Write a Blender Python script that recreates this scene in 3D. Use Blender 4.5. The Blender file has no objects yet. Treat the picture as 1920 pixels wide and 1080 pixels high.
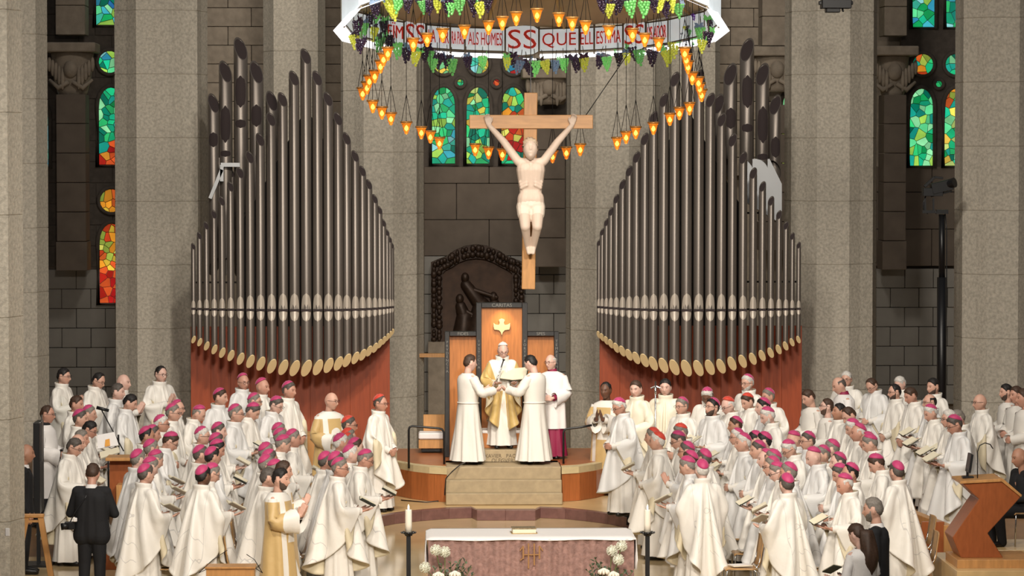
import bpy, bmesh, math, random
import numpy as np
from mathutils import Matrix, Vector, noise

sc = bpy.context.scene
COL = sc.collection
PI = math.pi
# ---------------------------------------------------------------- camera
FPX = 6000.0                    # focal length in pixels of the 1920 wide frame
CAM = Vector((-1.425, 0.0, 5.68))
YAW = math.atan(181.5 / FPX)    # the camera stands left of the church axis, turned a little right
PIT = math.atan(244.0 / FPX)    # and looks slightly down
cam_d = bpy.data.cameras.new('camera'); cam = bpy.data.objects.new('camera', cam_d); COL.objects.link(cam)
cam.location = CAM; cam.rotation_euler = (PI / 2 - PIT, 0, -YAW)
cam_d.sensor_width = 36; cam_d.lens = 36 * FPX / 1920; cam_d.clip_end = 400
sc.camera = cam
FWD = Vector((math.sin(YAW) * math.cos(PIT), math.cos(YAW) * math.cos(PIT), -math.sin(PIT)))
RGT = Vector((math.cos(YAW), -math.sin(YAW), 0)); UPV = RGT.cross(FWD)
def ray(px, py): return FWD + RGT * ((px - 960) / FPX) + UPV * ((540 - py) / FPX)
def at(px, py, Y):              # world point at depth Y that was measured at a photo pixel
    d = ray(px, py); return CAM + d * (Y / d.y)
def onz(px, py, z):
    d = ray(px, py); return CAM + d * ((z - CAM.z) / d.z)
# ---------------------------------------------------------------- world, lights, exposure
w = bpy.data.worlds.new('church_air'); sc.world = w; w.use_nodes = True
w.node_tree.nodes['Background'].inputs[0].default_value = (0.78, 0.79, 0.86, 1)
w.node_tree.nodes['Background'].inputs[1].default_value = 0.10
vs = sc.view_settings; vs.view_transform = 'Standard'; vs.look = 'None'; vs.gamma = 1; vs.use_curve_mapping = False
vs.exposure = -0.08
def lamp(name, kind, loc, target, energy, color, size=1.0, spot=40, blend=0.6):
    d = bpy.data.lights.new(name, kind); d.energy = energy; d.color = color
    if kind == 'AREA': d.shape = 'DISK'; d.size = size
    if kind == 'SPOT': d.spot_size = math.radians(spot); d.spot_blend = blend; d.shadow_soft_size = size
    o = bpy.data.objects.new(name, d); COL.objects.link(o); o.location = loc
    o.rotation_euler = (Vector(target) - Vector(loc)).to_track_quat('-Z', 'Y').to_euler()
    return o
WARM = (1.0, 0.915, 0.80)
# theatre spotlights rigged high in the nave in front of the sanctuary
lamp('nave_floodlight', 'SPOT', (-2.6, 20, 10.5), (0.8, 48, 3.0), 8200, WARM, 0.7, 48, 0.8)
lamp('nave_floodlight', 'SPOT', (2.6, 20, 10.5), (-0.8, 48, 3.0), 8200, WARM, 0.7, 48, 0.8)
lamp('vault_spotlight', 'SPOT', (-1.3, 36.5, 13.5), (-4.5, 56, 3.5), 5200, WARM, 0.5, 66, 0.8)
lamp('vault_spotlight', 'SPOT', (1.3, 36.5, 13.5), (4.5, 56, 3.5), 5200, WARM, 0.5, 66, 0.8)
lamp('truss_spotlight', 'SPOT', (-5.0, 28, 15), (1.8, 43.5, 0.8), 4900, WARM, 0.6, 62, 0.9)
lamp('truss_spotlight', 'SPOT', (5.0, 28, 15), (-1.8, 43.5, 0.8), 4900, WARM, 0.6, 62, 0.9)
lamp('crossing_spotlight', 'SPOT', (-9, 42, 14), (-4.0, 46, 1.0), 1100, WARM, 0.6, 75)
lamp('crossing_spotlight', 'SPOT', (9, 42, 14), (5.0, 46, 1.0), 1100, WARM, 0.6, 75)
lamp('dais_spotlight', 'SPOT', (0.0, 45.5, 13), (0.0, 50.6, 0.2), 1800, WARM, 0.5, 44, 0.8)
lamp('apse_floodlight', 'SPOT', (-4.5, 58, 12.5), (-2, 68, 4.0), 950, WARM, 0.7, 120, 0.9)
lamp('apse_floodlight', 'SPOT', (4.5, 58, 12.5), (3.5, 68, 4.0), 950, WARM, 0.7, 120, 0.9)
lamp('crucifix_spotlight', 'SPOT', (-2.0, 30, 9.5), at(995, 345, 39.8), 110, (1, .93, .85), 0.2, 12, 0.5)
lamp('throne_spotlight', 'SPOT', (0.4, 46.5, 9.5), (0.05, 52.4, 1.6), 500, (1, .9, .72), 0.25, 22, 0.6)
# ---------------------------------------------------------------- materials
MATS = {}
def mat(name, color, rough=0.6, metal=0.0, var=0.0, vscale=8.0, bump=0.0, bscale=30.0, emit=0.0, spec=0.5,
        objcol=False, attr=None, stretch=None, coat=0.0, trans=0.0, sheen=0.0, alpha=1.0, glow=False):
    if name in MATS: return MATS[name]
    m = bpy.data.materials.new(name); m.use_nodes = True; MATS[name] = m
    nt = m.node_tree; N = nt.nodes; L = nt.links; b = N['Principled BSDF']
    b.inputs['Roughness'].default_value = rough; b.inputs['Metallic'].default_value = metal
    b.inputs['Specular IOR Level'].default_value = spec
    b.inputs['Coat Weight'].default_value = coat; b.inputs['Transmission Weight'].default_value = trans
    b.inputs['Sheen Weight'].default_value = sheen; b.inputs['Alpha'].default_value = alpha
    b.inputs['Base Color'].default_value = (*color, 1)
    src = None
    if objcol:
        oi = N.new('ShaderNodeObjectInfo'); src = oi.outputs['Color']
    if attr:
        a = N.new('ShaderNodeVertexColor'); a.layer_name = attr
        if src is None: src = a.outputs['Color']
        else:
            mx = N.new('ShaderNodeMix'); mx.data_type = 'RGBA'; mx.blend_type = 'MULTIPLY'; mx.inputs[0].default_value = 1
            L.new(a.outputs['Color'], mx.inputs[6]); L.new(src, mx.inputs[7]); src = mx.outputs[2]
    tc = None
    if var or bump:
        tc = N.new('ShaderNodeTexCoord'); mp = N.new('ShaderNodeMapping')
        L.new(tc.outputs['Object'], mp.inputs[0])
        if stretch: mp.inputs['Scale'].default_value = stretch
    if var:
        n = N.new('ShaderNodeTexNoise'); n.inputs['Scale'].default_value = vscale; n.inputs['Detail'].default_value = 6
        L.new(mp.outputs[0], n.inputs['Vector'])
        mr = N.new('ShaderNodeMapRange'); mr.inputs['From Min'].default_value = .3; mr.inputs['From Max'].default_value = .7
        mr.inputs['To Min'].default_value = 1 - var; mr.inputs['To Max'].default_value = 1 + var
        L.new(n.outputs['Fac'], mr.inputs['Value'])
        mx = N.new('ShaderNodeMix'); mx.data_type = 'RGBA'; mx.blend_type = 'MULTIPLY'; mx.inputs[0].default_value = 1
        if src is None: mx.inputs[6].default_value = (*color, 1)
        else: L.new(src, mx.inputs[6])
        L.new(mr.outputs[0], mx.inputs[7]); src = mx.outputs[2]
    if src is not None and not glow: L.new(src, b.inputs['Base Color'])
    if emit:
        b.inputs['Emission Strength'].default_value = emit
        if src is not None: L.new(src, b.inputs['Emission Color'])
        else: b.inputs['Emission Color'].default_value = (*color, 1)
    if bump:
        n2 = N.new('ShaderNodeTexNoise'); n2.inputs['Scale'].default_value = bscale; n2.inputs['Detail'].default_value = 5
        L.new(mp.outputs[0], n2.inputs['Vector'])
        bp = N.new('ShaderNodeBump'); bp.inputs['Strength'].default_value = bump; bp.inputs['Distance'].default_value = .02
        L.new(n2.outputs['Fac'], bp.inputs['Height']); L.new(bp.outputs[0], b.inputs['Normal'])
    return m
# ---------------------------------------------------------------- mesh helpers
def mesh_obj(name, me, parent=None, loc=None, mats=None):
    if mats is not None and len(me.materials) == 0:
        for m in (mats if isinstance(mats, (list, tuple)) else [mats]): me.materials.append(m)
    o = bpy.data.objects.new(name, me); COL.objects.link(o)
    if parent is not None: o.parent = parent
    if loc is not None: o.location = loc
    return o
def empty(name, loc=(0, 0, 0), rz=0.0, parent=None):
    o = bpy.data.objects.new(name, None); COL.objects.link(o); o.empty_display_size = .1
    o.location = loc; o.rotation_euler = (0, 0, rz)
    if parent is not None: o.parent = parent
    return o
def tag(o, label, cat, group=None):
    o['label'] = label; o['category'] = cat
    if group: o['group'] = group
    return o
def structure(o): o['kind'] = 'structure'; return o
def pydata(name, verts, faces, smooth=False, mi=None):
    me = bpy.data.meshes.new(name); me.from_pydata([tuple(v) for v in verts], [], [tuple(f) for f in faces])
    if smooth: me.polygons.foreach_set('use_smooth', [True] * len(me.polygons))
    if mi is not None: me.polygons.foreach_set('material_index', mi)
    me.update(); return me
class MB:
    """collects verts and faces of one part"""
    def __init__(s): s.v = []; s.f = []
    def add(s, v, f):
        k = len(s.v); s.v += [tuple(p) for p in v]; s.f += [tuple(i + k for i in q) for q in f]; return s
    def box(s, c, d, rot=None, taper=None):
        x, y, z = d[0] / 2, d[1] / 2, d[2] / 2; vs_ = []
        for sz in (-1, 1):
            t = 1 if (taper is None or sz < 0) else taper
            for sx, sy in ((-1, -1), (1, -1), (1, 1), (-1, 1)):
                p = Vector((sx * x * t, sy * y * t, sz * z))
                if rot is not None: p = rot @ p
                vs_.append(p + Vector(c))
        return s.add(vs_, [(3, 2, 1, 0), (4, 5, 6, 7), (0, 1, 5, 4), (1, 2, 6, 5), (2, 3, 7, 6), (3, 0, 4, 7)])
    def bar(s, a, b, wx, wy=None, up=(0, 0, 1)):
        a = Vector(a); b = Vector(b); wy = wy or wx; d = (b - a)
        L = d.length; d.normalize(); u = Vector(up)
        if abs(d.dot(u)) > .98: u = Vector((0, 1, 0))
        x = d.cross(u).normalized(); y = x.cross(d)
        rot = Matrix((x, y, d)).transposed()
        return s.box((a + b) / 2, (wx, wy, L), rot)
    def tube(s, pts, r, n=8, closed=False, cap=True):
        pts = [Vector(p) for p in pts]; m = len(pts)
        rs = r if isinstance(r, (list, tuple)) else [r] * m
        rings = []; pu = None
        for i, p in enumerate(pts):
            if closed: d = pts[(i + 1) % m] - pts[i - 1]
            else: d = pts[min(i + 1, m - 1)] - pts[max(i - 1, 0)]
            d.normalize()
            if pu is None:
                pu = Vector((0, 0, 1)) if abs(d.z) < .9 else Vector((1, 0, 0))
            x = d.cross(pu).normalized(); pu = x.cross(d).normalized()
            rings.append([p + (x * math.cos(2 * PI * k / n) + pu * math.sin(2 * PI * k / n)) * rs[i] for k in range(n)])
        v = [q for rg in rings for q in rg]; f = []
        for i in range(m if closed else m - 1):
            j = (i + 1) % m
            for k in range(n):
                k2 = (k + 1) % n
                f.append((i * n + k, i * n + k2, j * n + k2, j * n + k))
        if cap and not closed:
            f.append(tuple(range(n - 1, -1, -1))); f.append(tuple((m - 1) * n + k for k in range(n)))
        return s.add(v, f)
    def lathe(s, prof, c=(0, 0, 0), n=16, cap=True):
        v = []; f = []; c = Vector(c)
        for (r, z) in prof:
            for k in range(n):
                a = 2 * PI * k / n; v.append(c + Vector((r * math.cos(a), r * math.sin(a), z)))
        for i in range(len(prof) - 1):
            for k in range(n):
                k2 = (k + 1) % n; f.append((i * n + k, i * n + k2, (i + 1) * n + k2, (i + 1) * n + k))
        if cap:
            f.append(tuple(range(n - 1, -1, -1))); f.append(tuple((len(prof) - 1) * n + k for k in range(n)))
        return s.add(v, f)
    def prism(s, poly, z0, z1):
        n = len(poly); v = [(p[0], p[1], z0) for p in poly] + [(p[0], p[1], z1) for p in poly]
        f = [tuple(range(n - 1, -1, -1)), tuple(range(n, 2 * n))] + [(i, (i + 1) % n, n + (i + 1) % n, n + i) for i in range(n)]
        return s.add(v, f)
    def extr(s, poly, d):          # 3D polygon extruded by a vector
        n = len(poly); d = Vector(d); v = [Vector(p) for p in poly] + [Vector(p) + d for p in poly]
        f = [tuple(range(n - 1, -1, -1)), tuple(range(n, 2 * n))] + [(i, (i + 1) % n, n + (i + 1) % n, n + i) for i in range(n)]
        return s.add(v, f)
    def ball(s, c, r, n=8, m=6):
        c = Vector(c); r = Vector(r) if not isinstance(r, (int, float)) else Vector((r, r, r)); v = []; f = []
        v.append(c + Vector((0, 0, r.z)))
        for i in range(1, m):
            t = PI * i / m
            for k in range(n):
                a = 2 * PI * k / n; v.append(c + Vector((r.x * math.sin(t) * math.cos(a), r.y * math.sin(t) * math.sin(a), r.z * math.cos(t))))
        v.append(c - Vector((0, 0, r.z)))
        for k in range(n): f.append((0, 1 + k, 1 + (k + 1) % n))
        for i in range(m - 2):
            for k in range(n):
                a = 1 + i * n; k2 = (k + 1) % n; f.append((a + k, a + n + k, a + n + k2, a + k2))
        e = len(v) - 1; a = 1 + (m - 2) * n
        for k in range(n): f.append((e, a + (k + 1) % n, a + k))
        return s.add(v, f)
    def mesh(s, name='part', smooth=False, bevel=0.0, fixn=True):
        me = bpy.data.meshes.new(name); bm = bmesh.new()
        bv = [bm.verts.new(p) for p in s.v]
        for q in s.f:
            try: bm.faces.new([bv[i] for i in q])
            except ValueError: pass
        if fixn: bmesh.ops.recalc_face_normals(bm, faces=bm.faces)
        if bevel: bmesh.ops.bevel(bm, geom=[e for e in bm.edges if len(e.link_faces) == 2 and e.calc_face_angle() > .5], offset=bevel, segments=1, affect='EDGES')
        bm.to_mesh(me); bm.free()
        if smooth: me.polygons.foreach_set('use_smooth', [True] * len(me.polygons))
        return me
    def obj(s, name, m, parent=None, smooth=False, bevel=0.0, loc=None):
        return mesh_obj(name, s.mesh(name, smooth, bevel), parent, loc, m)
def autosmooth(o, ang=40):
    me = o.data; me.polygons.foreach_set('use_smooth', [True] * len(me.polygons))
    me.set_sharp_from_angle(angle=math.radians(ang)); return o
def copy_tree(o, parent=None):
    c = o.copy(); COL.objects.link(c); c.parent = parent
    for ch in o.children: copy_tree(ch, c)
    return c
def text_mesh(txt, size, depth=0.004, align='CENTER', sx=1.0):
    cu = bpy.data.curves.new('lettering', 'FONT'); cu.body = txt; cu.size = size; cu.extrude = depth
    cu.align_x = align; cu.align_y = 'CENTER'; cu.resolution_u = 3
    o = bpy.data.objects.new('lettering', cu); COL.objects.link(o)
    dg = bpy.context.evaluated_depsgraph_get(); me = bpy.data.meshes.new_from_object(o.evaluated_get(dg))
    bpy.data.objects.remove(o); bpy.data.curves.remove(cu)
    if sx != 1.0: me.transform(Matrix.Diagonal((sx, 1, 1, 1)))
    me.materials.clear()
    return me
# ---------------------------------------------------------------- people: body, head, hair, garments
def fib(a, b, t): return a + (b - a) * t
def head_pt(d):
    ax, ay, az = .079, .100, .121
    dx, dy, dz = d; x, y, z = ax * dx, ay * dy, az * dz; t = max(0, -dz)
    x *= 1 - .27 * t ** 1.4
    if y > 0: y *= 1 - .42 * t
    else: y *= .95 + .05 * t
    if y < 0:
        q = z + 0.0; fx = math.exp(-(x / .0125) ** 2)
        if -.048 < q < .026:
            g = (.026 - q) / .056 if q > -.030 else (q + .048) / .018
            y -= .028 * fx * max(0, min(1, g)) ** 1.1
        y -= .007 * math.exp(-((z - .034) / .010) ** 2) * math.exp(-(x / .045) ** 2)
        y += .010 * math.exp(-((abs(x) - .031) / .014) ** 2 - ((z - .013) / .011) ** 2)
        y -= .007 * math.exp(-(x / .022) ** 2 - ((z + .060) / .009) ** 2)
        y += .004 * math.exp(-(x / .02) ** 2 - ((z + .077) / .006) ** 2)
        y -= .012 * math.exp(-(x / .026) ** 2 - ((z + .100) / .017) ** 2)
    return Vector((x, y, z))
def sph(n, m):
    out = []
    for i in range(m + 1):
        t = PI * i / m
        for k in range(n):
            a = 2 * PI * k / n; out.append((math.sin(t) * math.sin(a), -math.sin(t) * math.cos(a), math.cos(t)))
    return out
def grid_faces(n, m, wrap=True):
    f = []
    for i in range(m):
        for k in range(n if wrap else n - 1):
            k2 = (k + 1) % n; f.append((i * n + k, (i + 1) * n + k, (i + 1) * n + k2, i * n + k2))
    return f
HEAD_Z = 1.632
def head_matrix(pitch, yaw, roll=0):
    piv = Vector((0, .015, 1.53))
    return (Matrix.Translation(piv) @ Matrix.Rotation(math.radians(yaw), 4, 'Z') @ Matrix.Rotation(math.radians(pitch), 4, 'X')
            @ Matrix.Rotation(math.radians(roll), 4, 'Y') @ Matrix.Scale(1.10, 4) @ Matrix.Translation(Vector((0, -.012, HEAD_Z)) - piv))
def capsule(mb, a, b, ra, rb, n=10):
    a = Vector(a); b = Vector(b); d = (b - a)
    if d.length < 1e-5: return mb.ball(a, ra, n, 6)
    u = d.normalized(); pts = []; rs = []
    for t in (-.96, -.7, -.35): pts.append(a + u * ra * t); rs.append(ra * math.sqrt(1 - t * t))
    pts += [a, b]; rs += [ra, rb]
    for t in (.35, .7, .96): pts.append(b + u * rb * t); rs.append(rb * math.sqrt(1 - t * t))
    return mb.tube(pts, rs, n)
def hand(mb, wrist, d, nrm, side, curl=.3, spread=.10, k=1.0):
    """palm plus four fingers of unequal length and a thumb; nrm = palm normal, side = thumb side"""
    w_ = Vector(wrist); d = Vector(d).normalized(); nrm = Vector(nrm); nrm = (nrm - d * nrm.dot(d)).normalized()
    s_ = d.cross(nrm).normalized()
    if s_.dot(Vector(side)) < 0: s_ = -s_
    for i, (o, L) in enumerate(((.030, .068), (.010, .078), (-.010, .072), (-.029, .056))):
        kn = w_ + d * .088 * k + s_ * o * k
        capsule(mb, w_ + s_ * o * .5, kn, .017 * k, .0125 * k, 8)
        dd = (d + s_ * o * spread * 20).normalized(); p = kn
        for j, fr in enumerate((.45, .32, .23)):
            a = curl * (.6 + .8 * j)
            q = p + (dd * math.cos(a) + nrm * math.sin(a)) * L * fr * k * 1.1
            capsule(mb, p, q, (.0098 - .0008 * j) * k, (.009 - .0008 * j) * k, 7); p = q
    tb = w_ + d * .028 * k + s_ * .026 * k; t1 = tb + (d * .75 + s_ * .6 + nrm * .25).normalized() * .045 * k
    t2 = t1 + (d * .95 + s_ * .15 + nrm * .2).normalized() * .034 * k
    capsule(mb, tb, t1, .0125 * k, .011 * k, 8); capsule(mb, t1, t2, .0105 * k, .009 * k, 8)
SH = (.185, .012, 1.405)
def P2(t, s): return (t[0] * s, t[1], t[2])
# arm poses: elbow and wrist for the right side (x > 0), hand direction, palm normal and thumb side
POSES = {
 'pray': dict(el=(.275, -.03, 1.13), wr=(.045, -.285, 1.205), hd=(-.12, -.38, .9), hn=(-1, 0, 0), hs=(0, .6, .6), curl=.05),
 'book': dict(el=(.285, .00, 1.12), wr=(.145, -.285, 1.10), hd=(-.25, -.95, .12), hn=(-.15, 0, 1), hs=(1, 0, .2), curl=.22),
 'fold': dict(el=(.285, .01, 1.12), wr=(.075, -.245, 1.045), hd=(-.95, -.25, -.05), hn=(0, .9, -.1), hs=(0, 0, 1), curl=.45),
 'low':  dict(el=(.275, .02, 1.10), wr=(.085, -.235, .93), hd=(-.85, -.25, -.35), hn=(0, 1, 0), hs=(0, -.2, 1), curl=.5),
 'open': dict(el=(.30, -.02, 1.13), wr=(.21, -.30, 1.20), hd=(.0, -.75, .6), hn=(-1, 0, .1), hs=(0, .3, 1), curl=.12),
 'reach': dict(el=(.30, -.10, 1.16), wr=(.20, -.37, 1.20), hd=(-.1, -.95, .1), hn=(-.7, 0, .6), hs=(0, 0, 1), curl=.6),
 'down': dict(el=(.25, .03, 1.11), wr=(.27, -.05, .86), hd=(.02, -.12, -1), hn=(-1, 0, 0), hs=(0, -1, 0), curl=.35),
 'camera': dict(el=(.29, -.03, 1.12), wr=(.10, -.25, 1.12), hd=(-.4, -.7, .45), hn=(-.6, 0, .6), hs=(0, 0, 1), curl=.6),
}
def voxel(me, size, smooth=True, it=2):
    o = bpy.data.objects.new('tmp', me); COL.objects.link(o)
    md = o.modifiers.new('r', 'REMESH'); md.mode = 'VOXEL'; md.voxel_size = size; md.use_smooth_shade = smooth
    if it:
        s2 = o.modifiers.new('s', 'SMOOTH'); s2.iterations = it; s2.factor = .4
    dg = bpy.context.evaluated_depsgraph_get(); out = bpy.data.meshes.new_from_object(o.evaluated_get(dg))
    bpy.data.objects.remove(o); bpy.data.meshes.remove(me); return out
_hd = sph(40, 34); _hf = grid_faces(40, 34)
def body_mesh(pose, pitch, yaw, seated=False, vox=.0085, asym=None):
    mb = MB(); M = head_matrix(pitch, yaw)
    mb.add([M @ head_pt(d) for d in _hd], _hf)
    for s in (-1, 1):
        ears = MB().ball((0, 0, 0), (.009, .019, .031), 8, 6)
        mb.add([M @ (Vector(p) + Vector((s * .078, .012, -.004))) for p in ears.v], ears.f)
    capsule(mb, (0, .03, 1.40), M @ Vector((0, .018, -.05)), .062, .056, 12)
    # trunk
    for s in (-1, 1):
        capsule(mb, (s * .075, .015, 1.30), (s * .065, .01, 1.08), .125, .112, 12)
        capsule(mb, (s * .03, .02, 1.41), P2(SH, s), .055, .046, 10)
        capsule(mb, (s * .07, .01, 1.08), (s * .085, .01, .95), .115, .12, 12)
        pz = POSES[asym[0 if s < 0 else 1]] if asym else POSES[pose]
        el = P2(pz['el'], s); wr = P2(pz['wr'], s)
        capsule(mb, P2(SH, s), el, .046, .040, 10); capsule(mb, el, wr, .040, .027, 10)
        hand(mb, wr, P2(pz['hd'], s), P2(pz['hn'], s), P2(pz['hs'], s), pz['curl'])
        if seated:
            capsule(mb, (s * .09, .0, .93), (s * .13, -.42, .93), .085, .062, 12)
            capsule(mb, (s * .13, -.42, .93), (s * .14, -.36, .50), .058, .042, 10)
        else:
            capsule(mb, (s * .09, .01, .93), (s * .095, .0, .50), .088, .060, 12)
            capsule(mb, (s * .095, .0, .50), (s * .10, .03, .09), .056, .042, 10)
            capsule(mb, (s * .10, .04, .05), (s * .115, -.10, .035), .04, .034, 10)
    me = voxel(mb.mesh('body'), vox)
    n = len(me.vertices); co = np.zeros(n * 3); me.vertices.foreach_get('co', co); co = co.reshape(-1, 3)
    Mi = np.array(M.inverted()); h = co @ Mi[:3, :3].T + Mi[:3, 3]
    col = np.ones((n, 4)); x, y, z = h[:, 0], h[:, 1], h[:, 2]; fr = (y < -.05) & (np.abs(z) < .14) & (np.abs(x) < .09)
    def put(mask, c, k=1.0): col[mask, :3] = col[mask, :3] * (1 - k) + np.array(c) * k
    put(fr & (np.hypot(x / .024, (z + .060) / .008) < 1), (.80, .50, .46), .8)
    put(fr & (np.hypot((np.abs(x) - .031) / .018, (z - .034) / .0055) < 1), (.22, .18, .16), .8)
    put(fr & (np.hypot((np.abs(x) - .031) / .014, (z - .014) / .006) < 1), (.95, .95, .95))
    put(fr & (np.hypot((np.abs(x) - .031) / .0065, (z - .014) / .0065) < 1), (.08, .06, .05))
    put((np.abs(z + .03) < .05) & (np.hypot((np.abs(x) - .045) / .02, (z + .028) / .018) < 1) & fr, (1.0, .86, .82), .6)
    ca = me.color_attributes.new('paint', 'FLOAT_COLOR', 'POINT'); ca.data.foreach_set('color', col.ravel())
    return me, M
# ---- hair, caps, glasses live in head space and are placed with the head matrix
def hairline(style, a):
    a = abs(a)
    side = ((1.25, .018), (1.40, .020), (1.52, .042), (1.75, .042), (1.9, -.012), (2.4, -.048), (PI, -.058))
    tb = {'full': ((0, .080), (.5, .076), (.9, .056)) + side,
          'recede': ((0, .100), (.35, .104), (.7, .094), (1.0, .066)) + side,
          'fringe': ((0, .2), (1.1, .2), (1.16, .055)) + side}[style]
    for (a0, z0), (a1, z1) in zip(tb, tb[1:]):
        if a <= a1: return z0 + (z1 - z0) * (a - a0) / (a1 - a0)
    return tb[-1][1]
def hair_mesh(style, thick, seed=0, rough=.004):
    n, m = 44, 26; D = sph(n, m); v = []; keep = []
    for d in D:
        p = head_pt(d); a = math.atan2(d[0], -d[1]); zl = hairline(style, a); k = (p.z - zl) / .018
        if style == 'fringe': k = min(k, (.072 - p.z) / .012)
        keep.append(k > -.7); k = max(-.4, min(1, k))
        nn = Vector((d[0], d[1], d[2])); t = thick * (1.15 if p.z > .06 and style != 'fringe' else .6)
        nz = noise.noise(Vector((d[0] * 7 + seed * 9, d[1] * 7, d[2] * 4))) * rough * 1.5 + noise.noise(Vector((d[0] * 18, d[1] * 18 + seed, d[2] * 9))) * rough
        v.append(p * 1.0 + nn * (t * k + nz * max(0, k) - .001))
    f = [q for q in grid_faces(n, m) if all(keep[i] for i in q)]
    return pydata('hair', v, f, True)
def beard_mesh(thick=.012, seed=0):
    n, m = 44, 40; D = sph(n, m); v = []; keep = []
    for d in D:
        p = head_pt(d); a = abs(math.atan2(d[0], -d[1]))
        top = -.048 if a < .3 else (-.066 + (a - .3) * .062 if a < 1.25 else .0)
        k = min((top - p.z) / .012, (1.45 - a) / .1)
        mouth = math.hypot(p.x / .022, (p.z + .060) / .008)
        if a < .5: k = min(k, (mouth - 1) * 1.4)
        keep.append(k > -.3); k = max(-.2, min(1, k)); nn = Vector(d)
        v.append(p + nn * (thick * k + .003 * noise.noise(nn * 14 + Vector((seed, 0, 0))) - .0005))
    return pydata('beard', v, [q for q in grid_faces(n, m) if all(keep[i] for i in q)], True)
def cap_mesh():
    c = Vector((0, .50, .87)).normalized(); u = Vector((1, 0, 0)); w2 = c.cross(u); v = []; n, m = 32, 10
    for j in range(m + 1):
        th = math.radians(50) * j / m
        for k in range(n):
            a = 2 * PI * k / n; d = c * math.cos(th) + (u * math.cos(a) + w2 * math.sin(a)) * math.sin(th)
            p = head_pt(d); off = .017 + .0022 * abs(math.cos(4 * a)) * math.sin(PI * j / m) + .008 * math.cos(th * 1.6) - (.004 if j == m else 0)
            v.append(p + Vector(d) * off)
    f = grid_faces(n, m); k0 = len(v)
    v += [Vector(v[m * n + k]) * .93 for k in range(n)]
    f += [(m * n + k, k0 + k, k0 + (k + 1) % n, m * n + (k + 1) % n) for k in range(n)]
    mb = MB().add(v, f); top = head_pt(c) + c * .026
    mb.tube([top - c * .004, top + c * .008], [.006, .004], 6)
    return mb.mesh('cap', True)
def glasses_mesh():
    mb = MB()
    for s in (-1, 1):
        mb.tube([(s * .032 + .021 * math.cos(a), -.104 + .004 * abs(math.cos(a)), .012 + .016 * math.sin(a)) for a in [2 * PI * k / 12 for k in range(12)]], .0022, 5, closed=True)
        mb.tube([(s * .053, -.102, .016), (s * .078, -.06, .018), (s * .086, .012, .014)], .0022, 5)
    mb.tube([(-.011, -.106, .014), (0, -.112, .017), (.011, -.106, .014)], .002, 5)
    return mb.mesh('glasses', True)
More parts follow.
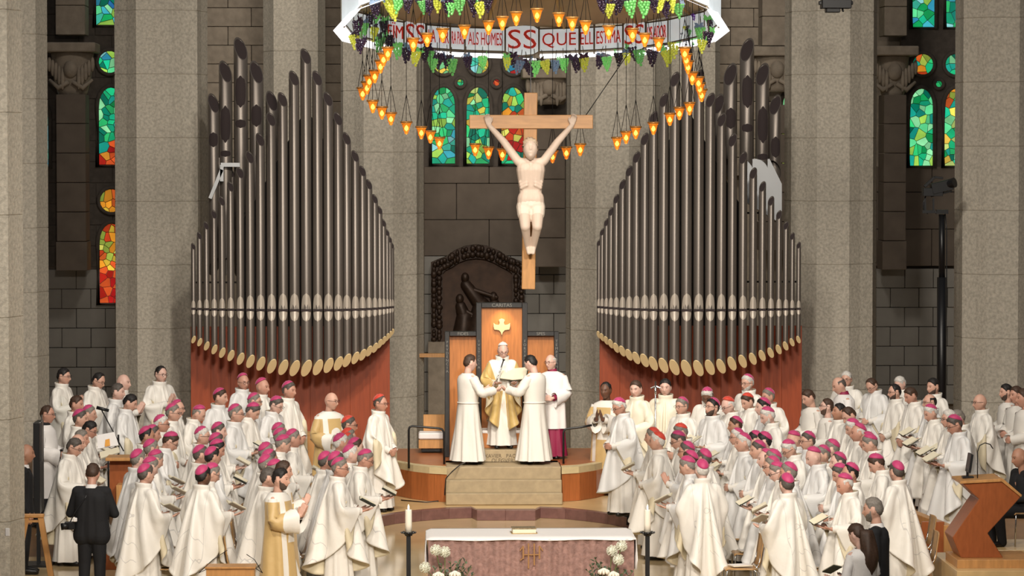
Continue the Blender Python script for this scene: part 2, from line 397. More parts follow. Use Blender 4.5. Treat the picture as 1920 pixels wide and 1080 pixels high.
# ---- cloth: a poncho cut chasuble dropped over shoulders and arms, solved as a small cloth
def drape(pose, seed, Lf=1.06, Lb=1.12, Ls=.70, kf=.88, NT=64, NR=20, steps=170, asym=None):
    rng = np.random.RandomState(seed)
    th = np.arange(NT) * 2 * PI / NT
    cx, cy = np.sin(th), -np.cos(th)           # theta 0 = front
    Lfb = np.where(cy < 0, Lf, Lb)
    Lr = 1.0 / np.sqrt((cx / Ls) ** 2 + (cy / Lfb) ** 2)
    r0 = .105 / kf
    u = np.linspace(0, 1, NR) ** .92
    r = r0 + u[:, None] * Lr[None, :]
    sl = math.sqrt(1 - kf * kf)
    X = np.stack([r * kf * cx, r * kf * cy * 1.0 + .012, 1.50 - .22 * (r - r0)], -1)
    X += rng.normal(0, .006, X.shape) * (u[:, None, None])
    prev = X.copy(); pin = X[0].copy(); pin[:, 0] *= 1.05; pin[:, 2] = 1.475 + .012 * cy
    def dist(i0, i1, dth):
        ra, rb = r[i0], r[i1]
        return np.sqrt(np.maximum(ra * ra + rb * rb - 2 * ra * rb * np.cos(kf * dth), 1e-8))
    dt = 2 * PI / NT; cons = []
    J = np.arange(NT)
    def pair(i0, j0, i1, j1, stiff):
        ra, rb = r[i0, j0], r[i1, j1]; dj = np.abs(((j1 - j0 + NT // 2) % NT) - NT // 2)
        L0 = np.sqrt(ra * ra + rb * rb - 2 * ra * rb * np.cos(kf * dj * dt)); cons.append((i0 * NT + j0, i1 * NT + j1, L0, stiff))
    I = np.arange(NR)
    def gridpair(di, dj, stiff, col_i, col_j):
        for ci in range(col_i):
            for cj in range(col_j):
                ii = I[(I % (2 * di if di else 1) // (di or 1) == ci) & (I + di < NR)] if di else I
                jj = J[(J % (2 * dj) // dj == cj)] if dj else J
                a, b = np.meshgrid(ii, jj, indexing='ij'); a = a.ravel(); b = b.ravel()
                pair(a, b, a + di, (b + dj) % NT, stiff)
    gridpair(0, 1, 1.0, 1, 2); gridpair(1, 0, 1.0, 2, 1)
    for sgn in (1, -1):
        for ci in range(2):
            ii = I[(I % 2 == ci) & (I + 1 < NR)]; a, b = np.meshgrid(ii, J, indexing='ij'); a = a.ravel(); b = b.ravel()
            pair(a, b, a + 1, (b + sgn) % NT, .35)
    gridpair(0, 2, .10, 1, 2); gridpair(2, 0, .16, 2, 1)
    def arms(t):
        out = []
        for s in (-1, 1):
            pz = POSES[asym[0 if s < 0 else 1]] if asym else POSES[pose]
            e0 = np.array((s * .41, .0, 1.24)); w0 = np.array((s * .60, -.06, 1.08)); h0 = np.array((s * .69, -.09, 1.01))
            el = np.array(P2(pz['el'], s)); wr = np.array(P2(pz['wr'], s)); hh = wr + np.array(P2(pz['hd'], s)) * .12
            m1 = np.array((s * .36, -.14, 1.16)); m2 = np.array((s * .33, -.42, 1.14)); m3 = np.array((s * .30, -.54, 1.16))
            def q(a, m, b): return (1 - t) ** 2 * a + 2 * t * (1 - t) * m + t * t * b
            out.append((np.array(P2(SH, s)), q(e0, m1, el), .068, .064)); out.append((q(e0, m1, el), q(w0, m2, wr), .064, .050))
            out.append((q(w0, m2, wr), q(h0, m3, hh), .040, .022))
        return out
    fixed = [(np.array((-.16, .01, 1.405)), np.array((.16, .01, 1.405)), .078, .078), (np.array((0, .02, 1.33)), np.array((0, .02, 1.46)), .11, .085)]
    for s in (-1, 1):
        fixed.append((np.array((s * .075, .012, 1.28)), np.array((s * .07, .012, .98)), .145, .145))
        fixed.append((np.array((s * .09, .01, .95)), np.array((s * .10, .01, .15)), .155, .17))
    def ridge(pr, s):
        # the shoulder seam rides on top of the arm
        A = pr[0][0]; B = pr[0][1]; C = pr[1][1]
        def off(a, b, rad):
            d = (b - a) / np.linalg.norm(b - a); o = np.array((s * .75, .0, 1.0)); o = o - d * (o @ d); return o / np.linalg.norm(o) * rad
        o1 = off(A, B, .078); o2 = off(B, C, .066); j = NT // 4 if s > 0 else 3 * NT // 4
        path = [pin[j], A + np.array((0, 0, .075)), A + (B - A) * .3 + o1, B + (o1 + o2) * .52, C + o2 * .9]
        seg = [np.linalg.norm(b - a) for a, b in zip(path, path[1:])]; tot = sum(seg); out = []
        for q in u * min(tot, Ls + .03):
            k = 0
            while k < len(seg) - 1 and q > seg[k]: q -= seg[k]; k += 1
            out.append(path[k] + (path[k + 1] - path[k]) * min(1, q / seg[k]))
        return np.array(out), j + NT * np.arange(NR)
    X = X.reshape(-1, 3); prev = prev.reshape(-1, 3); cnt = np.zeros(len(X))
    h = 1 / 42.0; inv = np.ones(len(X)); inv[:NT] = 0; inv[NT // 4::NT] = 0; inv[3 * NT // 4::NT] = 0
    for st in range(steps):
        t = min(1, max(0, (st - 35) / 70.0)); t = t * t * (3 - 2 * t)
        vel = (X - prev) * .965; prev = X.copy(); X = X + vel * inv[:, None]; X[:, 2] -= 9.8 * h * h * inv
        am = arms(t); prim = fixed + am; rl = ridge(am[:3], -1); rr2 = ridge(am[3:], 1)
        k0 = min(1, (st + 1) / 20.0)
        for tg, ix in (rl, rr2): X[ix] += (tg - X[ix]) * k0
        for it in range(7):
            for a, b, L0, k in cons:
                d = X[b] - X[a]; l = np.sqrt((d * d).sum(1)) + 1e-9
                wa, wb = inv[a], inv[b]; ws = wa + wb + 1e-9
                c = (k * (l - L0) / l / ws)[:, None] * d
                X[a] += c * wa[:, None]; X[b] -= c * wb[:, None]
            X[:NT] = pin
            if it % 3 == 2 or it == 6:
                for a, b, ra, rb in prim:
                    ab = b - a; tt = np.clip(((X - a) @ ab) / (ab @ ab), 0, 1); q = a + tt[:, None] * ab
                    d = X - q; l = np.sqrt((d * d).sum(1)) + 1e-9; rr = ra + (rb - ra) * tt + .008
                    hit = (l < rr) & (inv > 0)
                    if hit.any():
                        X[hit] = q[hit] + d[hit] / l[hit][:, None] * rr[hit][:, None]
                        prev[hit] += (X[hit] - prev[hit]) * .55
        mv = X - prev; l = np.sqrt((mv * mv).sum(1)); big = l > .05
        if big.any(): prev[big] = X[big] - mv[big] / l[big][:, None] * .05
        X[:, 2] = np.maximum(X[:, 2], .05)
    X = X.reshape(NR, NT, 3)
    for _ in range(1):
        Y = X.copy(); Y[1:-1] = .5 * X[1:-1] + .125 * (X[2:] + X[:-2] + np.roll(X, 1, 1)[1:-1] + np.roll(X, -1, 1)[1:-1]); X = Y
    return X
def upsample(G):
    """cubic subdivision of a grid (rows open, columns periodic)"""
    a, b, c, d = np.roll(G, 1, 1), G, np.roll(G, -1, 1), np.roll(G, -2, 1)
    H = np.empty((G.shape[0], G.shape[1] * 2, 3)); H[:, 0::2] = G; H[:, 1::2] = (-a + 9 * b + 9 * c - d) / 16
    P = np.concatenate([2 * H[:1] - H[1:2], H, 2 * H[-1:] - H[-2:-1]], 0)
    O = np.empty((H.shape[0] * 2 - 1, H.shape[1], 3)); O[0::2] = H; O[1::2] = (-P[:-3] + 9 * P[1:-2] + 9 * P[2:-1] - P[3:]) / 16
    return O
def cloth_mesh(X, name='chasuble', collar=True, thick=.006):
    X = upsample(X)
    if collar:
        rg = X[0]; c = rg.mean(0); rows = []
        for fz, fr in ((.072, .98), (.064, 1.04), (.034, 1.01), (.012, .985)):
            q = (rg - c) * fr + c; q = q.copy(); q[:, 2] += fz; q[:, 1] += fz * .05; rows.append(q)
        X = np.concatenate([np.stack(rows), X], 0)
    m, n, _ = X.shape
    du = np.roll(X, -1, 1) - np.roll(X, 1, 1); dv = np.gradient(X, axis=0); N = np.cross(dv, du); N /= np.linalg.norm(N, axis=2, keepdims=True) + 1e-9
    cen = X.mean(axis=(0, 1))
    if ((X[1:6] - X[1:6].mean(1, keepdims=True)) * N[1:6]).sum() < 0: N = -N
    V = np.concatenate([X.reshape(-1, 3), (X - N * thick).reshape(-1, 3)], 0); k = m * n
    f = []; mi = []
    for i in range(m - 1):
        for j in range(n):
            j2 = (j + 1) % n
            f.append((i * n + j, (i + 1) * n + j, (i + 1) * n + j2, i * n + j2)); mi.append(0)
            f.append((k + i * n + j2, k + (i + 1) * n + j2, k + (i + 1) * n + j, k + i * n + j)); mi.append(1)
    for j in range(n):
        j2 = (j + 1) % n; a = (m - 1) * n
        f.append((a + j, k + a + j, k + a + j2, a + j2)); mi.append(0)
        f.append((j2, k + j2, k + j, j)); mi.append(0)
    return pydata(name, V, f, True, mi)
def lerp_tab(tab, z):
    for (z0, *p0), (z1, *p1) in zip(tab, tab[1:]):
        if (z - z0) * (z - z1) <= 0:
            t = (z - z0) / (z1 - z0) if z1 != z0 else 0
            return [a + (b - a) * t for a, b in zip(p0, p1)]
    return list(tab[-1][1:])
def robe_rows(mb, tab, rows, n, folds, amp, seed, z_fold=1.0, cy=.012):
    """garment loft: tab = (z, rx, ry, y shift), folds deepen from z_fold to the hem"""
    rr = random.Random(seed); ph = [rr.uniform(0, 6.28) for _ in range(4)]
    z0, z1 = tab[0][0], tab[-1][0]; v = []
    for i in range(rows + 1):
        z = z0 + (z1 - z0) * i / rows; rx, ry, ys = lerp_tab(tab, z)
        k = max(0, (z_fold - z) / (z_fold - z1)) ** .8 if z < z_fold else 0
        for j in range(n):
            a = 2 * PI * j / n
            w_ = (math.sin(folds * a + ph[0] + .5 * math.sin(3 * z + ph[1])) + .6 * math.sin((folds * 1.7 // 1) * a + ph[2] + 1.2 * math.sin(2 * z)) + .4 * math.sin(3 * a + ph[3]))
            q = 1 + amp * k * w_ + .012 * math.sin(5 * a + 9 * z + ph[2])
            v.append((rx * q * math.sin(a), cy + ys - ry * q * math.cos(a), z))
    mb.add(v, [tuple(reversed(q)) for q in grid_faces(n, rows)])
def sleeve(mb, s, pz, r0=.085, r1=.085, r2=.075, drop=.0, seed=0, upto=.93, n=14):
    A = Vector(P2(SH, s)); B = Vector(P2(pz['el'], s)); C = Vector(P2(pz['wr'], s)); pts = []; rs = []
    rr = random.Random(seed)
    for i in range(7): t = i / 7; pts.append(A.lerp(B, t)); rs.append(r0 + (r1 - r0) * t)
    for i in range(8): t = i / 7 * upto; pts.append(B.lerp(C, t)); rs.append(r1 + (r2 - r1) * t)
    P = [p.copy() for p in pts]
    for i in range(1, len(P) - 1): P[i] = (pts[i - 1] + pts[i] * 2 + pts[i + 1]) / 4
    v = []; ph = rr.uniform(0, 6)
    for i, p in enumerate(P):
        d = (P[min(i + 1, len(P) - 1)] - P[max(i - 1, 0)]).normalized(); x = d.cross(Vector((0, 0, 1))).normalized(); y = x.cross(d)
        for k in range(n):
            a = 2 * PI * k / n; q = rs[i] * (1 + .10 * math.sin(3 * a + i * 1.3 + ph) * (.3 + .1 * i % 1) + .05 * math.sin(i * 2.4 + 2 * a + ph))
            o = p + (x * math.cos(a) + y * math.sin(a)) * q
            if math.sin(a) * y.z < 0 or o.z < p.z: o.z -= drop * max(0, (i - 5) / 9) ** 1.2 * max(0, (p.z - o.z) / max(rs[i], .01))
            v.append(o)
    mb.add(v, grid_faces(n, len(P) - 1))
    mb.add([v[(len(P) - 1) * n + k] for k in range(n)] + [P[-1] + (Vector(v[(len(P) - 1) * n + k]) - P[-1]) * .5 - (C - B).normalized() * .05 for k in range(n)], grid_faces(n, 1))
def shoe_mesh(s):
    return MB().tube([(s * .10, .075, .045), (s * .10, .05, .05), (s * .103, 0, .052), (s * .11, -.07, .042), (s * .118, -.15, .032), (s * .12, -.185, .024)], [.02, .042, .046, .046, .04, .018], 10).mesh('shoe', True)
# ---------------------------------------------------------------- garment materials
def cloth_white(name, base, lines=True, gold=None):
    """white satin with fine grey embroidered lines; gold = (kind) adds woven gold fields"""
    if name in MATS: return MATS[name]
    m = bpy.data.materials.new(name); m.use_nodes = True; MATS[name] = m
    nt = m.node_tree; N = nt.nodes; L = nt.links; b = N['Principled BSDF']
    b.inputs['Roughness'].default_value = .48; b.inputs['Sheen Weight'].default_value = .15
    tc = N.new('ShaderNodeTexCoord'); sp = N.new('ShaderNodeSeparateXYZ'); L.new(tc.outputs['Object'], sp.inputs[0])
    def mth(op, a, b_=None, c=None):
        n = N.new('ShaderNodeMath'); n.operation = op
        for i, q in enumerate((a, b_, c)):
            if q is None: continue
            if isinstance(q, (int, float)): n.inputs[i].default_value = q
            else: L.new(q, n.inputs[i])
        return n.outputs[0]
    X, Y, Z = sp.outputs[0], sp.outputs[1], sp.outputs[2]; ax = mth('ABSOLUTE', X)
    col = None
    def mix(fac, c1, c2):
        n = N.new('ShaderNodeMix'); n.data_type = 'RGBA'
        L.new(fac, n.inputs[0])
        for i, q in ((6, c1), (7, c2)):
            if isinstance(q, tuple): n.inputs[i].default_value = (*q, 1)
            else: L.new(q, n.inputs[i])
        return n.outputs[2]
    col = base
    if gold == 'orphrey':            # broad gold field with a white centre above the chest
        lim = mth('SUBTRACT', .21, mth('MULTIPLY', mth('SUBTRACT', 1.40, Z), .30))
        white = mth('MULTIPLY', mth('LESS_THAN', ax, lim), mth('GREATER_THAN', Z, .97))
        col = mix(white, (.60, .42, .15), base)
    elif gold == 'dalmatic':         # gold with white bands at hem, cuffs and down the sides
        side = mth('MULTIPLY', mth('GREATER_THAN', ax, .12), mth('LESS_THAN', ax, .19))
        yoke = mth('GREATER_THAN', Z, 1.385)
        cuff = mth('MULTIPLY', mth('LESS_THAN', Y, -.155), mth('GREATER_THAN', Z, .88))
        fac = mth('MAXIMUM', mth('MAXIMUM', side, yoke), cuff)
        col = mix(fac, (.58, .40, .17), base)
    if lines:
        # a few stitched lines: long verticals and steep diagonals on the back and front panels
        v1 = mth('LESS_THAN', mth('ABSOLUTE', mth('SUBTRACT', ax, .17)), .0022)
        d1 = mth('ABSOLUTE', mth('SUBTRACT', mth('MODULO', mth('ADD', mth('MULTIPLY', ax, 1.6), mth('ADD', Z, 3.0)), .19), .09))
        low = mth('MULTIPLY', mth('LESS_THAN', Z, 1.02), mth('GREATER_THAN', Z, .55)); inn = mth('MULTIPLY', mth('LESS_THAN', ax, .17), mth('GREATER_THAN', Y, .0))
        d2 = mth('MULTIPLY', mth('MULTIPLY', mth('LESS_THAN', d1, .005), low), inn)
        rad = mth('SQRT', mth('ADD', mth('POWER', X, 2.0), mth('POWER', mth('SUBTRACT', Z, 1.14), 2.0)))
        ring = mth('MULTIPLY', mth('LESS_THAN', mth('ABSOLUTE', mth('SUBTRACT', rad, .035)), .004), mth('GREATER_THAN', Y, 0.0))
        fac = mth('MULTIPLY', mth('MAXIMUM', mth('MAXIMUM', v1, d2), ring), .45)
        col = mix(fac, col, (.33, .32, .33))
    if isinstance(col, tuple): b.inputs['Base Color'].default_value = (*col, 1)
    else: L.new(col, b.inputs['Base Color'])
    n2 = N.new('ShaderNodeTexNoise'); n2.inputs['Scale'].default_value = 11; n2.inputs['Detail'].default_value = 3
    L.new(tc.outputs['Object'], n2.inputs['Vector'])
    bp = N.new('ShaderNodeBump'); bp.inputs['Strength'].default_value = .25; bp.inputs['Distance'].default_value = .02
    L.new(n2.outputs['Fac'], bp.inputs['Height']); L.new(bp.outputs[0], b.inputs['Normal'])
    return m
WHITE = (.80, .77, .715); ALBW = (.76, .73, .68)
M_skin = mat('skin', (.7, .45, .36), rough=.5, objcol=True, attr='paint')
M_hair = mat('hair', (.3, .3, .3), rough=.6, objcol=True, var=.25, vscale=60)
M_ch = cloth_white('white_satin', WHITE, True)
M_lin = mat('cream_gold_lining', (.68, .60, .43), rough=.6)
M_alb = mat('alb_linen', ALBW, rough=.75, bump=.2, bscale=14)
M_dal = cloth_white('gold_dalmatic', WHITE, False, 'dalmatic')
M_orph = cloth_white('gold_orphrey_satin', WHITE, False, 'orphrey')
M_cream = cloth_white('cream_cope', (.80, .74, .60), False)
M_pink = mat('pink_silk', (.56, .045, .17), rough=.55, sheen=.3, objcol=True)
M_blackc = mat('black_wool', (.008, .008, .010), rough=.85)
M_purple = mat('purple_cassock', (.25, .01, .055), rough=.6)
M_glas = mat('spectacle_frame', (.03, .025, .025), rough=.35)
M_shoe = mat('black_leather', (.01, .009, .009), rough=.35)
M_paper = mat('booklet_paper', (.74, .68, .52), rough=.8)
M_green = mat('booklet_cover', (.03, .06, .045), rough=.6)
M_lace = mat('surplice_linen', (.80, .775, .76), rough=.8, bump=.2, bscale=20)
PINK = (.50, .035, .15, 1); RED = (.62, .05, .025, 1); WHT = (.82, .79, .74, 1)
SKINS = {'a': (.62, .36, .27, 1), 'b': (.55, .29, .21, 1), 'c': (.45, .23, .15, 1), 'd': (.16, .075, .045, 1), 'p': (.68, .43, .35, 1)}
HAIRS = {'k': (.012, .009, .008, 1), 'n': (.055, .028, .016, 1), 'g': (.20, .175, .15, 1), 'w': (.60, .57, .53, 1), 'm': (.085, .07, .06, 1)}
# ---------------------------------------------------------------- cached meshes
_C = {}
def cached(key, fn):
    if key not in _C: _C[key] = fn()
    return _C[key]
def body_var(pose, head): # head = (pitch, yaw)
    def mk():
        me, M = body_mesh(pose, *head); me.materials.append(M_skin); return me, M
    return cached(('body', pose, head), mk)
def chas(pose, v, m=None, name='chasuble', **kw):
    def mk():
        me = cloth_mesh(cached(('drape', pose, v), lambda: drape(pose, v, **kw)), name); me.materials.append(m or M_ch); me.materials.append(M_lin); return me
    return cached(('ch', pose, v, (m or M_ch).name), mk)
def alb(pose, v, wide=False):
    def mk():
        mb = MB(); sl = (1.482, .085, .085, .01)
        robe_rows(mb, [sl, (1.465, .140, .105, .01), (1.442, .205, .125, .01), (1.40, .248, .150, .01), (1.34, .240, .158, .01), (1.20, .226, .168, .0), (1.02, .205, .158, .0), (.98, .208, .160, 0), (.6, .235, .20, 0), (.06, .305, .265, .0)], 26, 48, 9, .10, v, 1.0)
        for s in (-1, 1): sleeve(mb, s, POSES[pose], .085, .075 if not wide else .095, .07 if not wide else .115, .0 if not wide else .10, v + s)
        me = mb.mesh('alb', True); me.materials.append(M_alb); return me
    return cached(('alb', pose, v, wide), mk)
def skirt(v, m=None, z1=.06, name='alb'):
    def mk():
        mb = MB(); robe_rows(mb, [(1.0, .185, .145, 0), (.6, .205, .18, 0), (z1, .25, .225, 0)], 14, 48, 9, .09, v, 1.0)
        me = mb.mesh(name, True); me.materials.append(m or M_alb); return me
    return cached(('skirt', v, (m or M_alb).name, z1), mk)
def sleeves(pose, s, m=None):
    def mk():
        mb = MB(); sleeve(mb, s, POSES[pose], .06, .055, .05, 0, 3 + s, upto=.95)
        me = mb.mesh('alb_sleeve', True); me.materials.append(m or M_alb); return me
    return cached(('sleeves', pose, s, (m or M_alb).name), mk)
def tunic(pose, v, m, z1, name, flare=.27, wide=.11, drop=.12):
    def mk():
        mb = MB()
        robe_rows(mb, [(1.49, .088, .09, .01), (1.465, .145, .105, .01), (1.442, .208, .125, .01), (1.40, .250, .150, .01), (1.2, .238, .178, 0), (1.0, .235, .18, 0), (z1, flare, flare * .82, 0)], 24, 48, 6, .07, v, 1.15)
        for s in (-1, 1): sleeve(mb, s, POSES[pose], .070, .080, wide, drop, v + s, upto=.87)
        me = mb.mesh(name, True); me.materials.append(m); return me
    return cached(('tunic', pose, v, m.name, z1, name), mk)
def hair(style, thick, seed): 
    def mk():
        me = hair_mesh(style, thick, seed); me.materials.append(M_hair); return me
    return cached(('hair', style, thick, seed), mk)
def simple(key, fn, m):
    def mk():
        me = fn(); me.materials.append(m); return me
    return cached(key, mk)
def child(name, me, par, M=None, color=None):
    o = bpy.data.objects.new(name, me); COL.objects.link(o); o.parent = par
    if M is not None: o.matrix_local = M
    if color is not None: o.color = color
    return o
def suit_meshes(pose, tag_):
    def mk():
        mb = MB()
        capsule(mb, (0, .028, 1.36), (0, .022, .86), .128, .14, 14)
        for s in (-1, 1):
            capsule(mb, (s * .085, .02, 1.31), (s * .085, .015, 1.0), .135, .13, 14); capsule(mb, (s * .05, .02, 1.41), P2(SH, s), .07, .075, 12)
            capsule(mb, (s * .095, .015, 1.0), (s * .105, .015, .84), .13, .14, 14)
            pz = POSES[pose]; el = Vector(P2(pz['el'], s)); wr = Vector(P2(pz['wr'], s))
            capsule(mb, P2(SH, s), el, .07, .06, 12); capsule(mb, el, el.lerp(wr, .92), .06, .042, 12)
        me = voxel(mb.mesh('suit_jacket'), .012, True, 3); me.materials.append(M_blackc)
        mb = MB(); strd = .10 if tag_ == 'stride' else 0
        for s in (-1, 1):
            k = s * strd
            capsule(mb, (s * .085, .01, .95), (s * .10 + k * .3, -k * .5, .5), .115, .082, 12); capsule(mb, (s * .10 + k * .3, -k * .5, .5), (s * .105 + k * .5, .03 + k * .6, .09), .08, .065, 12)
        m2 = voxel(mb.mesh('trousers'), .012, True, 2); m2.materials.append(M_blackc)
        mb = MB(); mb.tube([(0, .02, 1.44), (0, .015, 1.50)], [.088, .07], 16, cap=False)
        m3 = mb.mesh('shirt_collar', True); m3.materials.append(M_lace)
        return me, m2, m3
    return cached(('suit', pose, tag_), mk)
HEADS = {'f': (4, 0), 'd': (22, 0), 'l': (6, 22), 'r': (6, -22), 'u': (-8, 0), 'dd': (32, 6)}
CAPCOL = {'P': PINK, 'R': RED, 'W': WHT}
M_ch2 = cloth_white('cool_white_satin', (.73, .725, .715), True)
def person(kind, loc, face, pose='book', head='f', cap=None, hs='full', hc='g', skin='a', glasses=False, beard=False, size=1.0, v=0, tilt=0, cool=False):
    """one standing person: an empty at the feet with a continuous body, clothing, hair and headgear as parts"""
    r = empty('person', loc, math.radians(face)); r.scale = (size, size, size)
    if tilt: r.rotation_euler = (math.radians(tilt), 0, math.radians(face)); r.rotation_mode = 'XYZ'
    bm_, M = body_var(pose, HEADS[head]); child('body', bm_, r, color=SKINS[skin])
    if kind in ('ch', 'pope', 'cope'):
        m = {'ch': M_ch, 'pope': M_orph, 'cope': M_cream}[kind]
        cz_ = child('chasuble' if kind != 'cope' else 'cope', chas(pose, v, m), r)
        if kind == 'ch' and cool: cz_.material_slots[0].link = 'OBJECT'; cz_.material_slots[0].material = M_ch2
        child('alb', skirt(v), r); [child('alb_sleeve', sleeves(pose, s), r) for s in (-1, 1)]
    elif kind == 'alb':
        child('alb', alb(pose, v), r); child('cincture', simple('cinc', lambda: MB().tube([(.212 * math.sin(2 * PI * k / 24), .012 - .166 * math.cos(2 * PI * k / 24), 1.0) for k in range(24)], .009, 6, closed=True).mesh('cincture', True), M_alb), r)
    elif kind == 'wide':
        child('alb', alb(pose, v, True), r)
    elif kind == 'dal':
        child('dalmatic', tunic(pose, v, M_dal, .36, 'dalmatic'), r); child('alb', skirt(v), r); [child('alb_sleeve', sleeves(pose, s), r) for s in (-1, 1)]
    elif kind in ('sur', 'surp'):
        cm = M_blackc if kind == 'sur' else M_purple
        child('surplice', tunic(pose, v, M_lace, .52 if kind == 'surp' else .42, 'surplice', .25, .092, .08), r); child('cassock', skirt(v, cm, .05, 'cassock'), r); [child('cassock_sleeve', sleeves(pose, s, cm), r) for s in (-1, 1)]
        child('collar', simple(('col', kind), lambda: MB().tube([(0, .02, 1.46), (0, .012, 1.535)], [.092, .072], 18, cap=False).mesh('collar', True), cm), r)
    elif kind == 'suit':
        a, b_, c = suit_meshes(pose, 'x'); child('suit_jacket', a, r); child('trousers', b_, r); child('shirt_collar', c, r)
    for s in (-1, 1): child('shoe', simple(('shoe', s), lambda: shoe_mesh(s), M_shoe), r)
    if hs != 'bald': child('hair', hair(hs, {'full': .013, 'recede': .010, 'fringe': .008}[hs], v % 3), r, M, HAIRS[hc])
    if cap: child('skullcap', simple('cap', cap_mesh, M_pink), r, M, CAPCOL[cap])
    if glasses: child('glasses', simple('glas', glasses_mesh, M_glas), r, M)
    if beard: child('beard', simple('beard', lambda: beard_mesh(.005), M_hair), r, M, tuple(.5 * q + .5 * k for q, k in zip(HAIRS[hc], (.16, .10, .075, 1))) if hc in 'kn' else HAIRS[hc])
    return r
# ================================================================= the setting
rnd = random.Random(11)
M_marble = mat('polished_beige_marble', (.62, .46, .25), rough=.10, var=.10, vscale=1.2, spec=.6)
M_stone = mat('grey_column_stone', (.45, .41, .34), rough=.85, var=.22, vscale=22, bump=.5, bscale=55)
M_wall = mat('wall_stone', (.30, .25, .195), rough=.9, var=.18, vscale=5, bump=.3, bscale=30)
M_wall2 = mat('dark_tracery_stone', (.085, .07, .058), rough=.9, var=.2, vscale=7)
M_porph = mat('purple_brown_stone', (.17, .085, .075), rough=.3, var=.15, vscale=12)
M_daisw = mat('dais_oak', (.62, .43, .21), rough=.28, var=.14, vscale=4, stretch=(1, 6, 1))
M_step = mat('step_limestone', (.37, .285, .17), rough=.55, var=.12, vscale=9)
M_band = mat('cream_stone_rim', (.58, .47, .27), rough=.45, var=.06, vscale=10)
M_cherry = mat('cherry_wood', (.36, .115, .035), rough=.32, var=.16, vscale=3, stretch=(14, 14, 1))
M_redp = mat('red_organ_panel', (.34, .062, .017), rough=.38, var=.12, vscale=3, stretch=(10, 10, 1))
M_oak = mat('warm_oak', (.50, .25, .085), rough=.4, var=.15, vscale=3, stretch=(9, 9, 1.2))
M_black = mat('black_metal', (.006, .006, .007), rough=.4)
M_blkst = mat('black_slate', (.02, .019, .019), rough=.5, var=.2, vscale=20)
M_ramp = mat('brown_choir_floor', (.24, .13, .06), rough=.5, var=.15, vscale=4)

fl = structure(MB().box((0, 40, -.1), (44, 70, .2)).obj('floor', M_marble))
# dais edged with purple stone, curving round the altar
def P2d(px, py, z): p = onz(px, py, z); return (p.x, p.y)
ZD = .165
edge = [P2d(px, py, ZD) for px, py in ((600, 1002), (640, 988), (690, 973), (740, 963), (790, 957.5), (842, 953.5), (884.6, 952), (894, 956.5), (948, 956.5), (1004, 956.5), (1013, 952), (1060, 954), (1100, 958), (1140, 963), (1190, 973), (1240, 988), (1280, 1002))]
dz = structure(empty('trim_1')); dz['label'] = 'purple brown stone edge of the dais'
inner = [(x * 1.0, y + .22) for x, y in edge]
for a, b, c, d in zip(edge, edge[1:], inner[1:], inner):
    MB().prism([a, b, c, d], 0, ZD).obj('kerb_stone', M_porph, dz, bevel=.006)
ob = MB().prism([(x, y) for x, y in inner] + [(inner[-1][0], 55), (inner[0][0], 55)], .0, ZD - .004).obj('floor_dais', M_daisw); structure(ob)
# raked choir floors on both sides
def ramp_z(Y): return max(0.0, min(.72, (Y - 45.6) * .14))
def ramp(name, x0, x1):
    v = []; ys = (45.6, 50.743, 55.2)
    for y in ys: v += [(x0, y, ramp_z(y)), (x1, y, ramp_z(y)), (x0, y, -.05), (x1, y, -.05)]
    f = []
    for i in (0, 4): f += [(i, i + 1, i + 5, i + 4), (i, i + 4, i + 6, i + 2), (i + 1, i + 3, i + 7, i + 5)]
    f += [(8, 9, 11, 10)]
    return structure(MB().add(v, f).obj(name, M_ramp))
ramp('floor_choir_left', -11, -2.55); ramp('floor_choir_right', 1.98, 11)
sx0 = onz(836, 947, ZD).x; sx1 = onz(1055, 947, ZD).x
# throne platform: curved wooden front with a cream stone rim, three stone steps
ZP = .72
wl = [P2d(px, py, ZD) for px, py in ((690, 912), (715, 921), (746, 929), (775, 935), (805, 939), (838, 941))]
wr_ = [P2d(px, py, ZD) for px, py in ((1053, 940), (1085, 938), (1115, 933), (1145, 925), (1180, 912))]
plat = structure(empty('floor_platform'))
notch = [(sx0 - .01, 52.0), (sx1 + .01, 52.0)]
poly = wl + notch + wr_ + [(wr_[-1][0], 54.6), (wl[0][0], 54.6)]
MB().prism(poly, ZD, ZP - .11).obj('platform_body', M_cherry, plat)
def front_panels(pts, m):
    for a, b in zip(pts, pts[1:]):
        a = Vector((*a, 0)); b = Vector((*b, 0)); n = (b - a).cross(Vector((0, 0, 1))).normalized()
        if n.y > 0: n = -n
        MB().extr([a + Vector((0, 0, ZD)), b + Vector((0, 0, ZD)), b + Vector((0, 0, ZP - .11)), a + Vector((0, 0, ZP - .11))], n * .03).obj('curved_panel', m, plat)
front_panels(wl, M_cherry); front_panels(wr_, M_cherry)
MB().prism([(x, y - .05) for x, y in wl] + notch + [(x, y - .05) for x, y in wr_] + [(wr_[-1][0], 54.6), (wl[0][0], 54.6)], ZP - .11, ZP - .004).obj('stone_rim', M_band, plat)
MB().prism([(x, y + .28) for x, y in wl] + notch + [(x, y + .28) for x, y in wr_] + [(wr_[-1][0] - .05, 54.5), (wl[0][0] + .05, 54.5)], ZP - .05, ZP).obj('platform_boards', M_cherry, plat)
sx0 = onz(836, 947, ZD).x; sx1 = onz(1055, 947, ZD).x
st = structure(empty('trim_2')); st['label'] = 'stone steps up to the throne platform'
for z1, yf in ((.35, onz(945, 947, ZD).y), (.535, onz(945, 922, .35).y + .0), (.72, onz(945, 897, .535).y)):
    MB().box(((sx0 + sx1) / 2, (yf + 52.3) / 2, (ZD + z1) / 2), (sx1 - sx0, 52.3 - yf, z1 - ZD)).obj('step', M_step, st, bevel=.012)
bx0 = onz(868, 869, ZP).x; bx1 = onz(1016, 869, ZP).x; YB = 52.02
